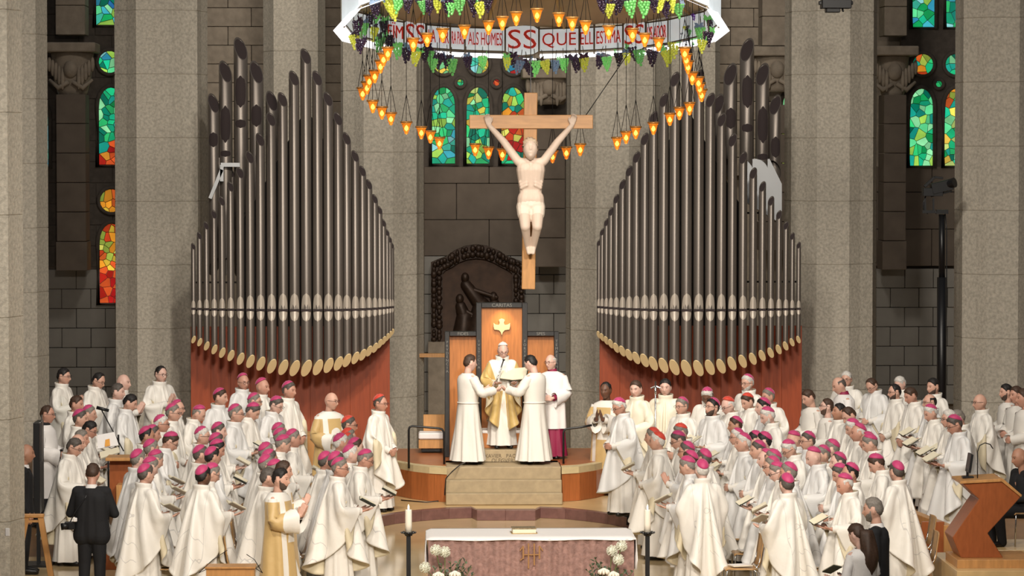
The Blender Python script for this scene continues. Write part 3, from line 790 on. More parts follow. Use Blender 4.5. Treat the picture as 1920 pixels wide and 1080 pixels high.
blk = MB().box(((bx0 + bx1) / 2, YB + .55, ZP + .1), (bx1 - bx0, 1.1, .2)).obj('step', M_step, st, bevel=.01)
M_engr = mat('engraved_letter', (.16, .12, .075), rough=.8)
def letters(txt, size, loc, m, parent=None, name='lettering', rot=(PI / 2, 0, 0), depth=.002, sx=1.0):
    me = text_mesh(txt, size, depth, sx=sx); me.materials.append(m)
    o = mesh_obj(name, me, parent, loc); o.rotation_euler = rot; return o
letters('XAVIER   PACIÀ', .085, at(942, 855, YB - .003), M_engr, st); letters('OLEGVER', .085, at(942, 863.5, YB - .003), M_engr, st)

# ---------------------------------------------------------------- columns of stone drums
def star(R, n=18, q=.925, rot=0.0):
    pts = []
    for k in range(2 * n // 2 * 2):
        a = 2 * PI * k / (2 * n // 2 * 2) + rot; r = R if k % 2 == 0 else R * q
        pts.append((r * math.cos(a), r * math.sin(a)))
    return pts
def column(label, pxc, hw, Y, dh=1.12, z0=-.02, ndr=10, off=0.0, n=9, rot=.1):
    p = at(pxc, 500, Y); R = hw * Y / FPX
    c = empty('column', (p.x, Y, 0)); tag(c, label, 'column')
    mb = MB(); pts = star(R, n, .915, rot); N_ = len(pts)
    ins = [(x * (1 - .012 / R), y * (1 - .012 / R)) for x, y in pts]
    v = [(x, y, 0) for x, y in ins] + [(x, y, .012) for x, y in pts] + [(x, y, dh - .006) for x, y in pts]
    v += [(x, y, dh) for x, y in ins]
    f = []
    for j in range(3): f += [(j * N_ + i, j * N_ + (i + 1) % N_, (j + 1) * N_ + (i + 1) % N_, (j + 1) * N_ + i) for i in range(N_)]
    f += [tuple(range(N_ - 1, -1, -1)), tuple(3 * N_ + i for i in range(N_))]
    me = mb.add(v, f).mesh('drum'); me.materials.append(M_stone)
    for i in range(ndr): mesh_obj('drum', me, c, (0, 0, z0 + off + i * dh))
    if off > .02: MB().prism(pts, z0, off + z0).obj('drum', M_stone, c)
    return c
column('dark stone pier with a white socket beside the wooden trestle', -46, 88, 39.5, 1.25, ndr=8, n=8)
column('pale fluted stone column behind the black suited man and screen', 20, 70, 56.2, n=8)
column('fluted stone column between the praying priest and the organ', 301, 89, 57.2, off=.45)
column('slender far column behind the pipes of the organ by the bench', 553, 58, 65, n=8)
column('fluted stone column between the organ and the bronze relief', 716, 79, 59, off=.2)
column('fluted stone column right beside the crucifix arm and throne', 1149, 90, 59, off=.3)
column('slender far column behind the pipes of the organ by the camera mast', 1292, 58, 65, n=8)
column('fluted stone column between the organ and the camera mast', 1557, 88, 57.2, off=.45)
column('fluted stone column behind the bald priest near the lectern', 1872, 83, 56.2, off=.3)

# ---------------------------------------------------------------- apse wall with blocks, tracery windows
YW = 68.75
def wz(py): return at(960, py, YW).z
def wx(px): return at(px, 540, YW).x
wb = structure(MB().box((0, YW + .65, 5.5), (38, .5, 11.4)).obj('wall_back', M_wall))
structure(MB().box((-18.8, 40, 5.5), (.4, 58, 11.4)).obj('wall_left', M_wall)); structure(MB().box((18.8, 40, 5.5), (.4, 58, 11.4)).obj('wall_right', M_wall))
def blocks(px0, px1, py0, py1, ch=.40, bw=1.0, m=None, Y=YW, jit=.012, holes=()):
    """coursed blocks as parts of the apse wall"""
    x0, x1 = at(px0, 500, Y).x, at(px1, 500, Y).x; zt, zb = at(960, py0, Y).z, at(960, py1, Y).z
    z = zb; row = 0; cache = {}
    while z < zt - .05:
        h = min(ch, zt - z); x = x0; first = True
        while x < x1 - .03:
            w_ = bw * (.5 if (first and row % 2) else 1) ; w_ = min(w_, x1 - x); first = False
            cx, cz = x + w_ / 2, z + h / 2
            if not any(a < cx < b and c < cz < d for a, b, c, d in holes):
                k = (round(w_, 3), round(h, 3))
                if k not in cache:
                    cache[k] = MB().box((0, 0, 0), (w_ - .012, .42, h - .012)).mesh('block', bevel=.008); cache[k].materials.append(m or M_wall)
                mesh_obj('block', cache[k], wb, (cx, Y + .21 + rnd.uniform(-jit, jit), cz))
            x += w_
        z += h; row += 1
blocks(385, 650, -30, 470); blocks(1325, 1478, -30, 330)
M_plain = mat('plain_render_wall', (.15, .12, .095), rough=.9, var=.12, vscale=3)
M_pale = mat('pale_ashlar', (.30, .285, .26), rough=.85, var=.08, vscale=3)
blocks(795, 1062, 312, 480, .78, 1.4, M_plain); blocks(795, 1062, 480, 880, .42, .62, M_pale)
blocks(88, 216, 500, 760, .42, .62, M_pale); blocks(88, 216, -30, 500, .45, .7, M_wall2)
blocks(1643, 1795, 500, 760, .42, .62, M_pale); blocks(1643, 1795, 312, 500, .8, 1.2, M_plain)
# stained glass
def clip(poly, nx, ny, c):
    out = []
    for i in range(len(poly)):
        p, q = poly[i], poly[(i + 1) % len(poly)]; dp = p[0] * nx + p[1] * ny - c; dq = q[0] * nx + q[1] * ny - c
        if dp <= 0: out.append(p)
        if dp * dq < 0: t = dp / (dp - dq); out.append((p[0] + (q[0] - p[0]) * t, p[1] + (q[1] - p[1]) * t))
    return out
def inset(poly, d):
    cx = sum(p[0] for p in poly) / len(poly); cy = sum(p[1] for p in poly) / len(poly); out = poly
    n = len(poly); res = list(poly)
    for i in range(n):
        p, q = poly[i], poly[(i + 1) % n]; ex, ey = q[0] - p[0], q[1] - p[1]; l = math.hypot(ex, ey)
        if l < 1e-6: continue
        nx, ny = ey / l, -ex / l
        if (cx - p[0]) * nx + (cy - p[1]) * ny > 0: nx, ny = -nx, -ny
        res = clip(res, nx, ny, p[0] * nx + p[1] * ny - d)
        if len(res) < 3: return []
    return res
M_glass = mat('stained_glass', (.02, .02, .02), rough=.6, spec=.08, objcol=True, emit=.95, var=.2, vscale=3, glow=True)
GRN = [(.005, .34, .09), (.01, .50, .20), (.03, .60, .18), (.12, .75, .30), (.0, .20, .12), (.30, .85, .40), (.01, .40, .30), (.40, .72, .10), (.01, .55, .28)]
BLU = [(.03, .30, .45), (.05, .45, .55), (.02, .16, .40), (.05, .50, .35), (.25, .65, .65)]
WRM = [(.80, .30, .02), (.85, .55, .05), (.55, .05, .01), (.75, .70, .12), (.70, .12, .02), (.35, .45, .06)]
RDD = [(.62, .02, .01), (.75, .10, .02), (.45, .01, .01), (.80, .30, .03)]
YEL = [(.85, .75, .10), (.60, .75, .20), (.90, .60, .08), (.20, .60, .25)]
def pal(*stops):
    def f(u, v):
        for lim, p in stops:
            if v + rnd.uniform(-.08, .08) >= lim: return rnd.choice(p)
        return rnd.choice(stops[-1][1])
    return f
def window(n, label, items, back):
    """items: ('l', px centre, half width px, top py, bottom py, palette) lancets and ('c', px, py, r px, palette) roundels"""
    wdw = structure(empty('window_%d' % n, (0, YW, 0))); wdw['label'] = label
    k = YW / FPX
    bx = [wx(back[0]), wx(back[1]), wz(back[3]), wz(back[2])]
    MB().box(((bx[0] + bx[1]) / 2, .12, (bx[2] + bx[3]) / 2), (bx[1] - bx[0], .2, bx[3] - bx[2])).obj('tracery', M_wall2, wdw)
    for it in items:
        if it[0] == 'l':
            _, cx, hw, t, b, pf = it; X, W = wx(cx), hw * k; T, B = wz(t), wz(b); sp = T - W * 1.55
            poly = [(X - W, B), (X + W, B), (X + W, sp)] + [(X + W - 2 * W * (1 - math.cos(a)) / 2 * 1.0, sp + (T - sp) * math.sin(a)) for a in [PI / 2 * i / 5 for i in range(1, 6)]]
            poly += [(X - W + W * (1 - math.cos(a)), sp + (T - sp) * math.sin(a)) for a in [PI / 2 * i / 5 for i in range(4, -1, -1)]]
            nseed = max(14, int((T - B) * W * 2 / .020)); nseed = min(nseed, 64)
        else:
            _, cx, cy, r, pf = it; X, W, Z0 = wx(cx), r * k, wz(cy); T, B = Z0 + W, Z0 - W
            poly = [(X + W * math.cos(2 * PI * i / 18), Z0 + W * math.sin(2 * PI * i / 18)) for i in range(18)]; nseed = 10 if r > 12 else 4
        seeds = []
        for _ in range(nseed * 6):
            s_ = (rnd.uniform(X - W, X + W), rnd.uniform(B, T))
            if all((s_[0] - o[0]) ** 2 * 1.6 + (s_[1] - o[1]) ** 2 * .7 > (.55 * math.sqrt((T - B) * W * 2 / nseed)) ** 2 for o in seeds): seeds.append(s_)
            if len(seeds) >= nseed: break
        for s_ in seeds:
            q = poly
            for o in seeds:
                if o is s_: continue
                nx, ny = o[0] - s_[0], o[1] - s_[1]
                q = clip(q, nx, ny, ((o[0] ** 2 - s_[0] ** 2) + (o[1] ** 2 - s_[1] ** 2)) / 2)
                if len(q) < 3: break
            if len(q) < 3: continue
            q = inset(q, .007)
            if len(q) < 3: continue
            g = MB().extr([(x, -.02, z) for x, z in q], (0, .03, 0)).obj('pane', M_glass, wdw)
            u_, v_ = (s_[0] - X) / W, (s_[1] - B) / (T - B); c = pf(u_, v_); j = rnd.uniform(.55, 1.25); g.color = (c[0] * j, c[1] * j, c[2] * j, 1)
        fr = MB(); pts = [(x, -.02, z) for x, z in [(X + (x - X) * 1.12, (z - (T + B) / 2) * (1 + .12 * W / ((T - B) / 2)) + (T + B) / 2) for x, z in poly]]
        fr.tube(pts, .05 if it[0] == 'l' else .045, 6, closed=True).obj('moulding', M_wall2, wdw, smooth=True)
    return wdw
gtop = pal((.0, GRN)); grn = pal((.35, GRN), (0, GRN + BLU))
window(1, 'three lancet stained glass window above the bronze relief',
       [('l', 832, 22, 163, 307, grn), ('l', 896.5, 22, 163, 307, pal((.55, YEL + GRN), (.3, GRN), (0, GRN))), ('l', 962, 22, 163, 307, pal((.6, GRN + WRM), (.2, RDD + WRM), (0, GRN + RDD))),
        ('c', 832, 120, 19, pal((0, YEL))), ('c', 898, 120, 19, pal((0, YEL + BLU))), ('c', 963, 120, 19, pal((0, YEL + BLU + RDD))), ('c', 863.5, 155, 8, pal((0, WRM + GRN))), ('c', 931, 155, 8, pal((0, RDD)))], (795, 1062, -20, 312))
window(2, 'green and red stained glass half hidden by the column', [('l', 210, 23, 164, 309, pal((.25, GRN), (0, RDD))), ('c', 208, 117, 21, pal((0, GRN + BLU))), ('l', 206, 23, -90, 48, pal((0, BLU + GRN))),
        ('c', 210, 376, 22, pal((0, WRM))), ('l', 210, 23, 418, 567, pal((.42, WRM), (0, RDD))), ('l', 72, 21, 190, 312, pal((0, BLU)))], (60, 230, -100, 585))
window(3, 'green lancet stained glass behind the camera mast', [('l', 1726, 22, 165, 311, pal((.08, GRN), (0, RDD + GRN))), ('l', 1791, 22, 165, 311, pal((.85, WRM), (0, GRN + YEL))), ('c', 1728, 120, 20, pal((0, WRM + GRN))), ('c', 1789, 120, 20, pal((0, GRN))),
        ('c', 1758, 157, 8, pal((0, GRN))), ('l', 1729, 21, -90, 50, pal((0, GRN + BLU))), ('l', 1792, 21, -90, 50, pal((0, GRN + BLU)))], (1688, 1830, -100, 314))
window(4, 'yellow stained glass slit at the edge of the column', [('l', 1488, 23, 165, 310, pal((0, YEL + WRM))), ('l', 1492, 23, -90, 48, pal((0, YEL)))], (1462, 1500, -100, 330))
# pilasters with carved capitals
def pilaster(label, pxc, hw, ytop, ycap0, ycap1, ybot, Y=68.0):
    p = at(pxc, 500, Y); k = Y / FPX; g = tag(empty('pilaster', (p.x, Y, 0)), label, 'pilaster')
    Z = lambda py: at(960, py, Y).z
    zb = Z(ybot); zt = Z(ytop); z = zb; i = 0
    while z < zt:
        h = min(.62, zt - z)
        if not (Z(ycap1) - .1 < z + h / 2 < Z(ycap0)): MB().box((0, 0, z + h / 2), (2 * hw * k + (.04 if i == 0 else 0), .8, h - .012)).obj('block', M_plain if z < Z(ycap1) else M_wall, g, bevel=.01)
        z += h; i += 1
    W = hw * k; c0, c1 = Z(ycap0), Z(ycap1); H_ = c0 - c1
    MB().box((0, -.05, c0 - .10), (2 * W + .46, 1.1, .2)).obj('abacus', M_wall, g, bevel=.02)
    mb = MB(); mb.lathe([(W * .95, c1), (W * 1.08, c1 + .1 * H_), (W * 1.3, c1 + .35 * H_), (W * 1.42, c1 + .7 * H_), (W * 1.5, c0 - .15)], n=20)
    mb.ball((0, -W * 1.2, c1 + .5 * H_), (.16, .15, .2), 12, 9)
    for s in (-1, 1):
        for j in range(5): mb.ball((s * (.17 + .07 * j), -W * (1.25 - .06 * j), c1 + (.42 + .07 * j) * H_ - .12), (.05, .07, .24 - .02 * j), 8, 6)
        mb.tube([(s * .04, -W * 1.3, c1 + .26 * H_), (s * .25, -W * 1.25, c1 + .14 * H_), (s * .45, -W * 1.0, c1 + .3 * H_)], [.05, .06, .03], 7)
    mb.obj('carved_capital', M_wall, g, smooth=True)
pilaster('carved stone pilaster beside the red and green window', 138, 27, -30, 82, 180, 506)
pilaster('carved stone pilaster between column and green window', 1672, 21, -30, 87, 182, 506)
pilaster('carved stone pilaster above the right hand crucifix arm', 1028, 30, -30, 130, 196, 500)
pilaster('carved capital pilaster beside the tall rear organ pipes', 1452, 28, -30, 88, 172, 470)
# ================================================================= organs
M_pipe = mat('organ_pipe_tin', (.185, .16, .14), rough=.42, metal=.6, var=.06, vscale=4, stretch=(12, 12, 1))
M_lip = mat('pipe_lip', (.62, .55, .47), rough=.35, metal=.5)
M_holeshade = mat('pipe_hole_shade', (.035, .024, .024), rough=.9)  # near black: shade inside pipe openings, mouths and slots put into the colour
M_goldcap = mat('gilded_pipe_foot', (.90, .70, .38), rough=.5)
M_shade_rail = mat('case_shade_and_rail', (.016, .014, .013), rough=.8)  # near black: painted shade behind the pipes, also the dark rails
def pipe(parent, p, r, zt, zb, lean, mouth=None, tb=1.55, tbb=1.5, slots=(), foot=True):
    """one organ pipe: slanted top with a dark cap as its shaded inside, slanted gilded foot, lips at the mouth"""
    n = 20; v = []; ca, sa = math.cos(lean), math.sin(lean)
    ring = [(r * math.cos(2 * PI * k / n), r * math.sin(2 * PI * k / n)) for k in range(n)]
    def zz(x, y, z, t): return z + t * (x * sa + y * ca)     # rises towards the back
    v = [(x, y, zz(x, y, zb, -tbb) if False else zz(x, y, zb, -tbb)) for x, y in ring] + [(x, y, zz(x, y, zt, tb)) for x, y in ring]
    v += [(x * .86, y * .86, zz(x * .86, y * .86, zt, tb)) for x, y in ring]
    f = [(k, (k + 1) % n, n + (k + 1) % n, n + k) for k in range(n)] + [(n + k, n + (k + 1) % n, 2 * n + (k + 1) % n, 2 * n + k) for k in range(n)]
    o = mesh_obj('organ_pipe', pydata('organ_pipe', v, f, True), parent, p, M_pipe); autosmooth(o, 50)
    mesh_obj('opening_shade_cap', pydata('opening_shade_cap', [(x * .87, y * .87, zz(x * .87, y * .87, zt - .012, tb)) for x, y in ring], [tuple(range(n))]), o, None, M_holeshade)  # dark cap closes the tube in place of its shaded inside
    if foot: fv = [(x * 1.02, y * 1.02, zz(x * 1.02, y * 1.02, zb, -tbb)) for x, y in ring] + [(x * 1.02, y * 1.02 - .012, zz(x * 1.02, y * 1.02, zb, -tbb) - .012) for x, y in ring]
    if foot: mesh_obj('pipe_foot', pydata('pipe_foot', fv, [tuple(range(2 * n - 1, n - 1, -1))] + [(k, n + k, n + (k + 1) % n, (k + 1) % n) for k in range(n)]), o, None, M_goldcap)
    if mouth is not None:
        for (z0, h, up) in ((mouth + .02, min(.27, r * 3.3), 1), (mouth - .02, min(.17, r * 2.1), -1)):
            pv = []; m = 7; nn = 5
            for i in range(m):
                t = i / (m - 1); ang = (1.02 if up > 0 else .95) * math.sqrt(max(0, 1 - t ** 2)) + .01
                for j in range(nn):
                    a = -PI / 2 + ang * (2 * j / (nn - 1) - 1); q = r * (1.012 - (.10 * (1 - t) if up > 0 else .06 * (1 - t)) * math.cos((a + PI / 2) * 1.2)) + .003
                    pv.append((q * math.cos(a) * 1.0, min(q * math.sin(a), -r * .35) - .004, z0 + up * h * t))
            mesh_obj('pipe_lip', pydata('pipe_lip', pv, [(i * nn + j, i * nn + j + 1, (i + 1) * nn + j + 1, (i + 1) * nn + j) for i in range(m - 1) for j in range(nn - 1)], True), o, None, M_lip)
        MB().box((0, -r * .80, mouth), (r * 1.85, r * .5, .035)).obj('mouth_shade_bar', M_holeshade, o)  # dark bar painted as the shaded gap between the lips
    for zs, hs in slots:
        pv = []; m = 9; nn = 7
        for i in range(m):
            t = 2 * i / (m - 1) - 1; ww = .80 * math.sqrt(max(0, 1 - abs(t) ** 3)) + .02
            for j in range(nn):
                aa = -PI / 2 + ww * (2 * j / (nn - 1) - 1); pv.append((1.012 * r * math.cos(aa), 1.012 * r * math.sin(aa) - .002, zs + hs * t))
        mesh_obj('slot_shade_patch', pydata('slot_shade_patch', pv, [(i * nn + j, i * nn + j + 1, (i + 1) * nn + j + 1, (i + 1) * nn + j) for i in range(m - 1) for j in range(nn - 1)]), o, None, M_holeshade)  # dark patch laid on the pipe stands for the shaded slot
    return o
XL = [363, 374.5, 387.5, 402, 416.7, 433, 451, 469.5, 489, 509.5, 531, 552.5, 574.5, 596, 616, 634.5, 650.5, 666.5, 680, 692, 703, 712, 719.5, 726, 731, 735]
TL = [462, 442, 423, 402, 377, 350, 324, 295, 262, 224, 187, 147, 106, 147, 186, 223, 260, 293, 321, 346, 373, 394, 418, 436, 449, 460]
BL = [636, 641, 648, 654.5, 660.6, 666, 672, 676.8, 681, 686, 688, 689.6, 689.6, 688, 684.4, 681, 675, 670.4, 664.6, 657.5, 651.4, 643.8, 637.7, 631.6, 627, 622.4]
WL = [8.6, 9.5, 10.6, 11.4, 12.3, 13.3, 14.6, 16, 17, 17.8, 18.8, 19.6, 20.4, 19.4, 18.6, 17.4, 16.4, 15, 14, 13, 12, 11, 10.2, 9.4, 8.8, 8.4]
XR = [1123, 1129, 1137, 1145.5, 1155.5, 1167, 1179.5, 1193, 1208.5, 1225, 1244, 1264.5, 1287, 1309.5, 1331, 1352, 1372.5, 1392.5, 1411.5, 1429, 1445, 1460, 1473, 1485, 1497]
TR = [455, 435, 417, 397, 373, 346, 321, 295, 261, 221, 188, 149, 104, 145, 188, 225, 263, 296, 325, 350, 377, 403, 423, 443, 460]
def organ(label, xs, ts, bs, ws, Yf, lean, px0, px1, rear, dep):
    org = tag(empty('pipe_organ', (at((px0 + px1) / 2, 700, 54.3).x, 54.3, 0)), label, 'organ'); org_loc = org.location.copy()
    for i, (x, t, b, w_) in enumerate(zip(xs, ts, bs, ws)):
        Y = Yf(i / (len(xs) - 1)); p = at(x, 600, Y); r = w_ / 2 * Y / FPX
        pipe(org, Vector((p.x, Y, 0)) - org_loc, r, at(x, t, Y).z, at(x, b, Y).z, lean, at(x, 580, 54.0).z)
    for x, t, b, w_, slots in rear:
        Y = 55.7 + dep; p = at(x, 600, Y); r = w_ / 2 * Y / FPX
        pipe(org, Vector((p.x, Y, 0)) - org_loc, r, at(x, t, Y).z, at(x, b, Y).z, lean, None, 1.75, foot=False, slots=[(at(x, s0, Y).z, hs * Y / FPX) for s0, hs in slots])
    # red boarded front under the pipes
    Yp = 55.15; a, b = at(px0, 700, Yp).x, at(px1, 700, Yp).x; zt = at(500, 612, Yp).z; n = 10
    for i in range(n):
        w_ = (b - a) / n; MB().box((a + w_ * (i + .5) - org_loc.x, Yp - org_loc.y, zt / 2), (w_ - .002, .06, zt)).obj('front_board', M_redp, org, bevel=.002)
    # near black sheet painting case shade behind the pipes, stepped like their tops
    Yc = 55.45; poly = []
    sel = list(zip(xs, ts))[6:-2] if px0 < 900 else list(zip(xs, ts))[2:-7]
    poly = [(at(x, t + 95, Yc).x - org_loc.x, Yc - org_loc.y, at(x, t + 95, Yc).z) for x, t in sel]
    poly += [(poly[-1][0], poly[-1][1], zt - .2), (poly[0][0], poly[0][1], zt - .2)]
    MB().extr(poly, (0, .06, 0)).obj('case_shade_sheet', M_shade_rail, org)
    a2, b2 = at(xs[0], 600, 54.7).x - org_loc.x, at(xs[-1], 600, 54.7).x - org_loc.x
    for py, q in ((530, 0), (582, 0), (400, 5)):
        aa, bb = at(xs[q], 600, 54.9).x - org_loc.x, at(xs[-1 - q], 600, 54.9).x - org_loc.x
        z = at(500, py, 54.9).z; MB().bar((aa, .75, z), (bb, .75, z), .03).obj('pipe_rail', M_shade_rail, org)
    return org
yf_l = lambda t: 54.2 - .45 * math.sin(PI * min(1, t * 1.05)) + .9 * max(0, t - .55) ** 1.3 * 2.0
yf_r = lambda t: yf_l(1 - t)
orgL = organ('organ with slanted grey pipes standing beside the white cushioned bench', XL, TL, BL, WL, yf_l, -.55, 358, 731,
      [(453, 92, 500, 26, ((172, 30), (232, 8))), (424.5, 135, 500, 25, ((233, 35), (288, 6))), (482.5, 136, 500, 26, ((217, 21),)), (402, 194, 500, 22, ((262, 14),)), (511, 190, 460, 23, ()),
       (403, 262, 420, 9, ()), (413, 290, 420, 9, ()), (462, 243, 420, 9, ()), (447, 300, 430, 9, ()), (436, 325, 430, 9, ())], 0)
orgR = organ('organ with slanted grey pipes standing near the camera mast', XR, TR, BL[::-1][1:], WL[::-1][1:], yf_r, .55, 1124, 1503,
      [(1399, 94, 318, 27, ((172, 31), (240, 8))), (1368, 140, 318, 26, ((222, 20),)), (1428, 140, 318, 26, ((234, 35), (294, 6))), (1452, 197, 318, 23, ((276, 20),)), (1346, 195, 460, 23, ())], 0)
# bright metal wind trunk behind the right organ
M_alu = mat('brushed_metal', (.42, .43, .44), rough=.35, metal=.6)
oc = orgR.location
MB().extr([(at(x, y, 55.62).x - oc.x, 55.62 - oc.y, at(x, y, 55.62).z) for x, y in ((1400, 298), (1443, 298), (1466, 345), (1466, 420), (1400, 380))], (0, .3, 0)).obj('wind_trunk', M_alu, orgR)
oc = orgL.location
mb = MB(); mb.bar(at(394, 372, 55.5) - oc, at(416, 318, 55.5) - oc, .06); mb.bar(at(414, 309, 55.5) - oc, at(450, 309, 55.5) - oc, .07); mb.bar(at(416, 309, 55.5) - oc, at(416, 340, 55.5) - oc, .06); mb.obj('pipe_bracket', M_alu, orgL)

# ================================================================= throne
YT = 52.9
M_thr = mat('throne_cherry', (.45, .165, .045), rough=.35, var=.18, vscale=3, stretch=(12, 12, 1))
thr = tag(empty('throne', (at(941, 858, YT).x, YT, ZP)), 'tall three part wooden throne back with black lettered frame', 'throne'); tl = thr.location
def tz(px, py): q = at(px, py, YT) - tl; return q.x, q.z
def tpanel(name, px0, px1, py0, py1, m, th, dy=0.0, bevel=.0):
    x0, z1 = tz(px0, py0); x1, z0 = tz(px1, py1); z0 = max(z0, 0.0) if py1 > 850 else z0
    return MB().box(((x0 + x1) / 2, dy + th / 2, (z0 + z1) / 2), (x1 - x0, th, z1 - z0)).obj(name, m, thr, bevel=bevel)
tpanel('side_panel', 843, 894, 630, 870, M_thr, .08, .12); tpanel('side_panel', 988, 1040, 630, 870, M_thr, .08, .12); tpanel('centre_panel', 902, 980, 576, 870, M_thr, .08, .06)
for nm, a in (('frame_post', (834, 843, 622, 870)), ('frame_post', (893, 903, 568, 870)), ('frame_post', (979, 989, 568, 870)), ('frame_post', (1039, 1048, 622, 870))): tpanel(nm, *a, M_blkst, .22, 0, .006)
tpanel('frame_rail', 903.2, 978.8, 568, 577, M_blkst, .22, 0, .006); tpanel('frame_rail', 843.2, 892.8, 622, 630, M_blkst, .22, 0, .006); tpanel('frame_rail', 989.2, 1038.8, 622, 630, M_blkst, .22, 0, .006)
M_let = mat('grey_incised_letter', (.20, .19, .17), rough=.6)
def tlet(txt, px, py, size):
    x, z = tz(px, py); return letters(txt, size, (x, -.004, z), M_let, thr, 'lettering', (PI / 2, 0, 0), .002)
tlet('CARITAS', 941, 572.5, .085); tlet('FIDES', 868, 626, .075); tlet('SPES', 1014, 626, .075)
for txt, px, y0, dy in (('PRVDENCIA', 838.5, 642, 6.8), ('IVSTICIA', 898, 640, 7.0), ('FORTALESA', 984, 640, 6.8), ('TEMPERANÇA', 1043.5, 640, 6.8)):
    for i, ch in enumerate(txt): tlet(ch, px, y0 + i * dy, .062)
dv = [(-.3, .42), (-.22, .1), (-.5, -.05), (-.45, .28), (-.5, .05)]
bird = [(0, -.5), (-.07, -.30), (-.16, -.20), (-.42, -.16), (-.47, .02), (-.46, .22), (-.34, .12), (-.17, .10), (-.12, .20), (-.17, .38), (-.10, .42), (0, .46), (.10, .42), (.17, .38), (.12, .20), (.17, .10), (.34, .12), (.46, .22), (.47, .02), (.42, -.16), (.16, -.20), (.07, -.30)]
bx_, bz_ = tz(941, 613); MB().extr([(bx_ + x * .30, .055, bz_ + z * .30) for x, z in bird], (0, -.035, 0)).obj('dove_emblem', mat('pale_carved_wood', (.74, .52, .28), rough=.5), thr, bevel=.006)
MB().box((0, -.28, .32), (.74, .55, .24)).obj('seat', M_thr, thr, bevel=.01); MB().box((0, -.28, .46), (.70, .52, .06)).obj('seat_cushion', M_lace, thr, bevel=.02)
tlamp = lamp('throne_lamp', 'SPOT', Vector(tl) + Vector((0, -.22, tz(941, 574)[1] + .12)), Vector(tl) + Vector((0, .06, tz(941, 640)[1])), 28, (1, .78, .45), .03, 75, .9)
# bench with cushion, rails
bn = tag(empty('bench', (at(809, 842, 53.6).x, 53.6, ZP)), 'wooden bench with white cushion beside the throne', 'bench')
def rel(px, py, Y, o): return at(px, py, Y) - o.location
def bpart(nm, px0, px1, py0, py1, m, th, dy=0, bev=.006, Y=53.6, o=None):
    o = o or bn; a, b = rel(px0, py0, Y, o), rel(px1, py1, Y, o); return MB().box(((a.x + b.x) / 2, dy + th / 2, (a.z + b.z) / 2), (b.x - a.x, th, a.z - b.z)).obj(nm, m, o, bevel=bev)
bpart('backrest', 794, 834, 781, 812, M_oak, .06, .4); bpart('cushion', 785, 832, 812, 824, M_lace, .45, 0, .02); bpart('seat', 785, 832, 825, 841, M_oak, .45); bpart('leg', 790, 828, 841, 848, M_black, .3, .08)
def rail(label, pts, Y):
    mb = MB(); P = [at(x, y, Y) for x, y in pts]; o = P[0].copy(); g = mb.tube([p - o for p in P], .018, 8).obj('handrail', M_black, None, True, loc=o); return tag(g, label, 'rail')
rail('black bent handrail on the platform beside the bench', [(766.5, 878), (766.5, 806), (768, 801), (773, 799), (822, 803), (829, 805), (832.5, 811), (833, 880)], 51.7)
rail('black bent handrail beside the deacon with praying hands', [(1056.5, 880), (1056.5, 811), (1058, 806), (1063, 804), (1090, 801), (1110, 797)], 51.7)
shelf = tag(MB().box((0, 0, 0), (.62, .14, .07)).obj('wooden_ledge', M_oak, None, loc=at(812, 666, 58.9)), 'thin wooden ledge on the stone beside the throne', 'ledge')
# bronze relief in a carved frame
YR = 68.2; M_brz = mat('dark_bronze', (.045, .026, .017), rough=.45, metal=.4, var=.3, vscale=9); M_brz2 = mat('bronze_field', (.065, .034, .02), rough=.55, metal=.3, var=.3, vscale=5)
rel_ = tag(empty('bronze_relief', at(895, 640, YR)), 'dark carved bronze relief in an arched frame behind the throne', 'relief'); ro = rel_.location
def rp(px, py): q = at(px, py, YR) - ro; return (q.x, q.z)
outer = [rp(*q) for q in ((808, 640), (808, 492), (822, 486), (838, 480), (852, 470), (872, 461), (893, 458), (914, 461), (936, 470), (950, 480), (966, 486), (983, 492), (983, 640))]
innr = [rp(*q) for q in ((830, 640), (830, 512), (836, 506), (848, 500), (860, 492), (876, 486), (893, 484), (910, 486), (926, 492), (940, 500), (952, 506), (960, 512), (960, 640))]
MB().extr([(x, -.02, z) for x, z in innr], (0, .2, 0)).obj('relief_field', M_brz2, rel_)
mb = MB()
for i in range(len(outer) - 1):
    a, b, c, d = outer[i], outer[i + 1], innr[i + 1], innr[i]; mb.extr([(q[0], -.12, q[1]) for q in (a, b, c, d)], (0, .3, 0))
mb.obj('carved_frame', M_brz, rel_)
mb = MB()
for i in range(len(outer) - 1):
    n = max(2, int(math.hypot(outer[i + 1][0] - outer[i][0], outer[i + 1][1] - outer[i][1]) / .11))
    for k in range(n):
        for w_ in (.25, .7):
            t = (k + rnd.random() * .5) / n; a = [outer[i][j] + (outer[i + 1][j] - outer[i][j]) * t for j in (0, 1)]; b = [innr[i][j] + (innr[i + 1][j] - innr[i][j]) * t for j in (0, 1)]
            mb.ball((a[0] + (b[0] - a[0]) * w_, -.14, a[1] + (b[1] - a[1]) * w_), (rnd.uniform(.04, .08), .07, rnd.uniform(.05, .09)), 7, 5)
g = mb.obj('frame_carving', M_brz, rel_, True); g['kind'] = 'stuff'
px_, pz_ = rp(895, 640); MB().box((px_, .1, pz_ - (ro.z + pz_) / 2), (2.1, .5, ro.z + pz_)).obj('stone_plinth', M_wall, rel_)
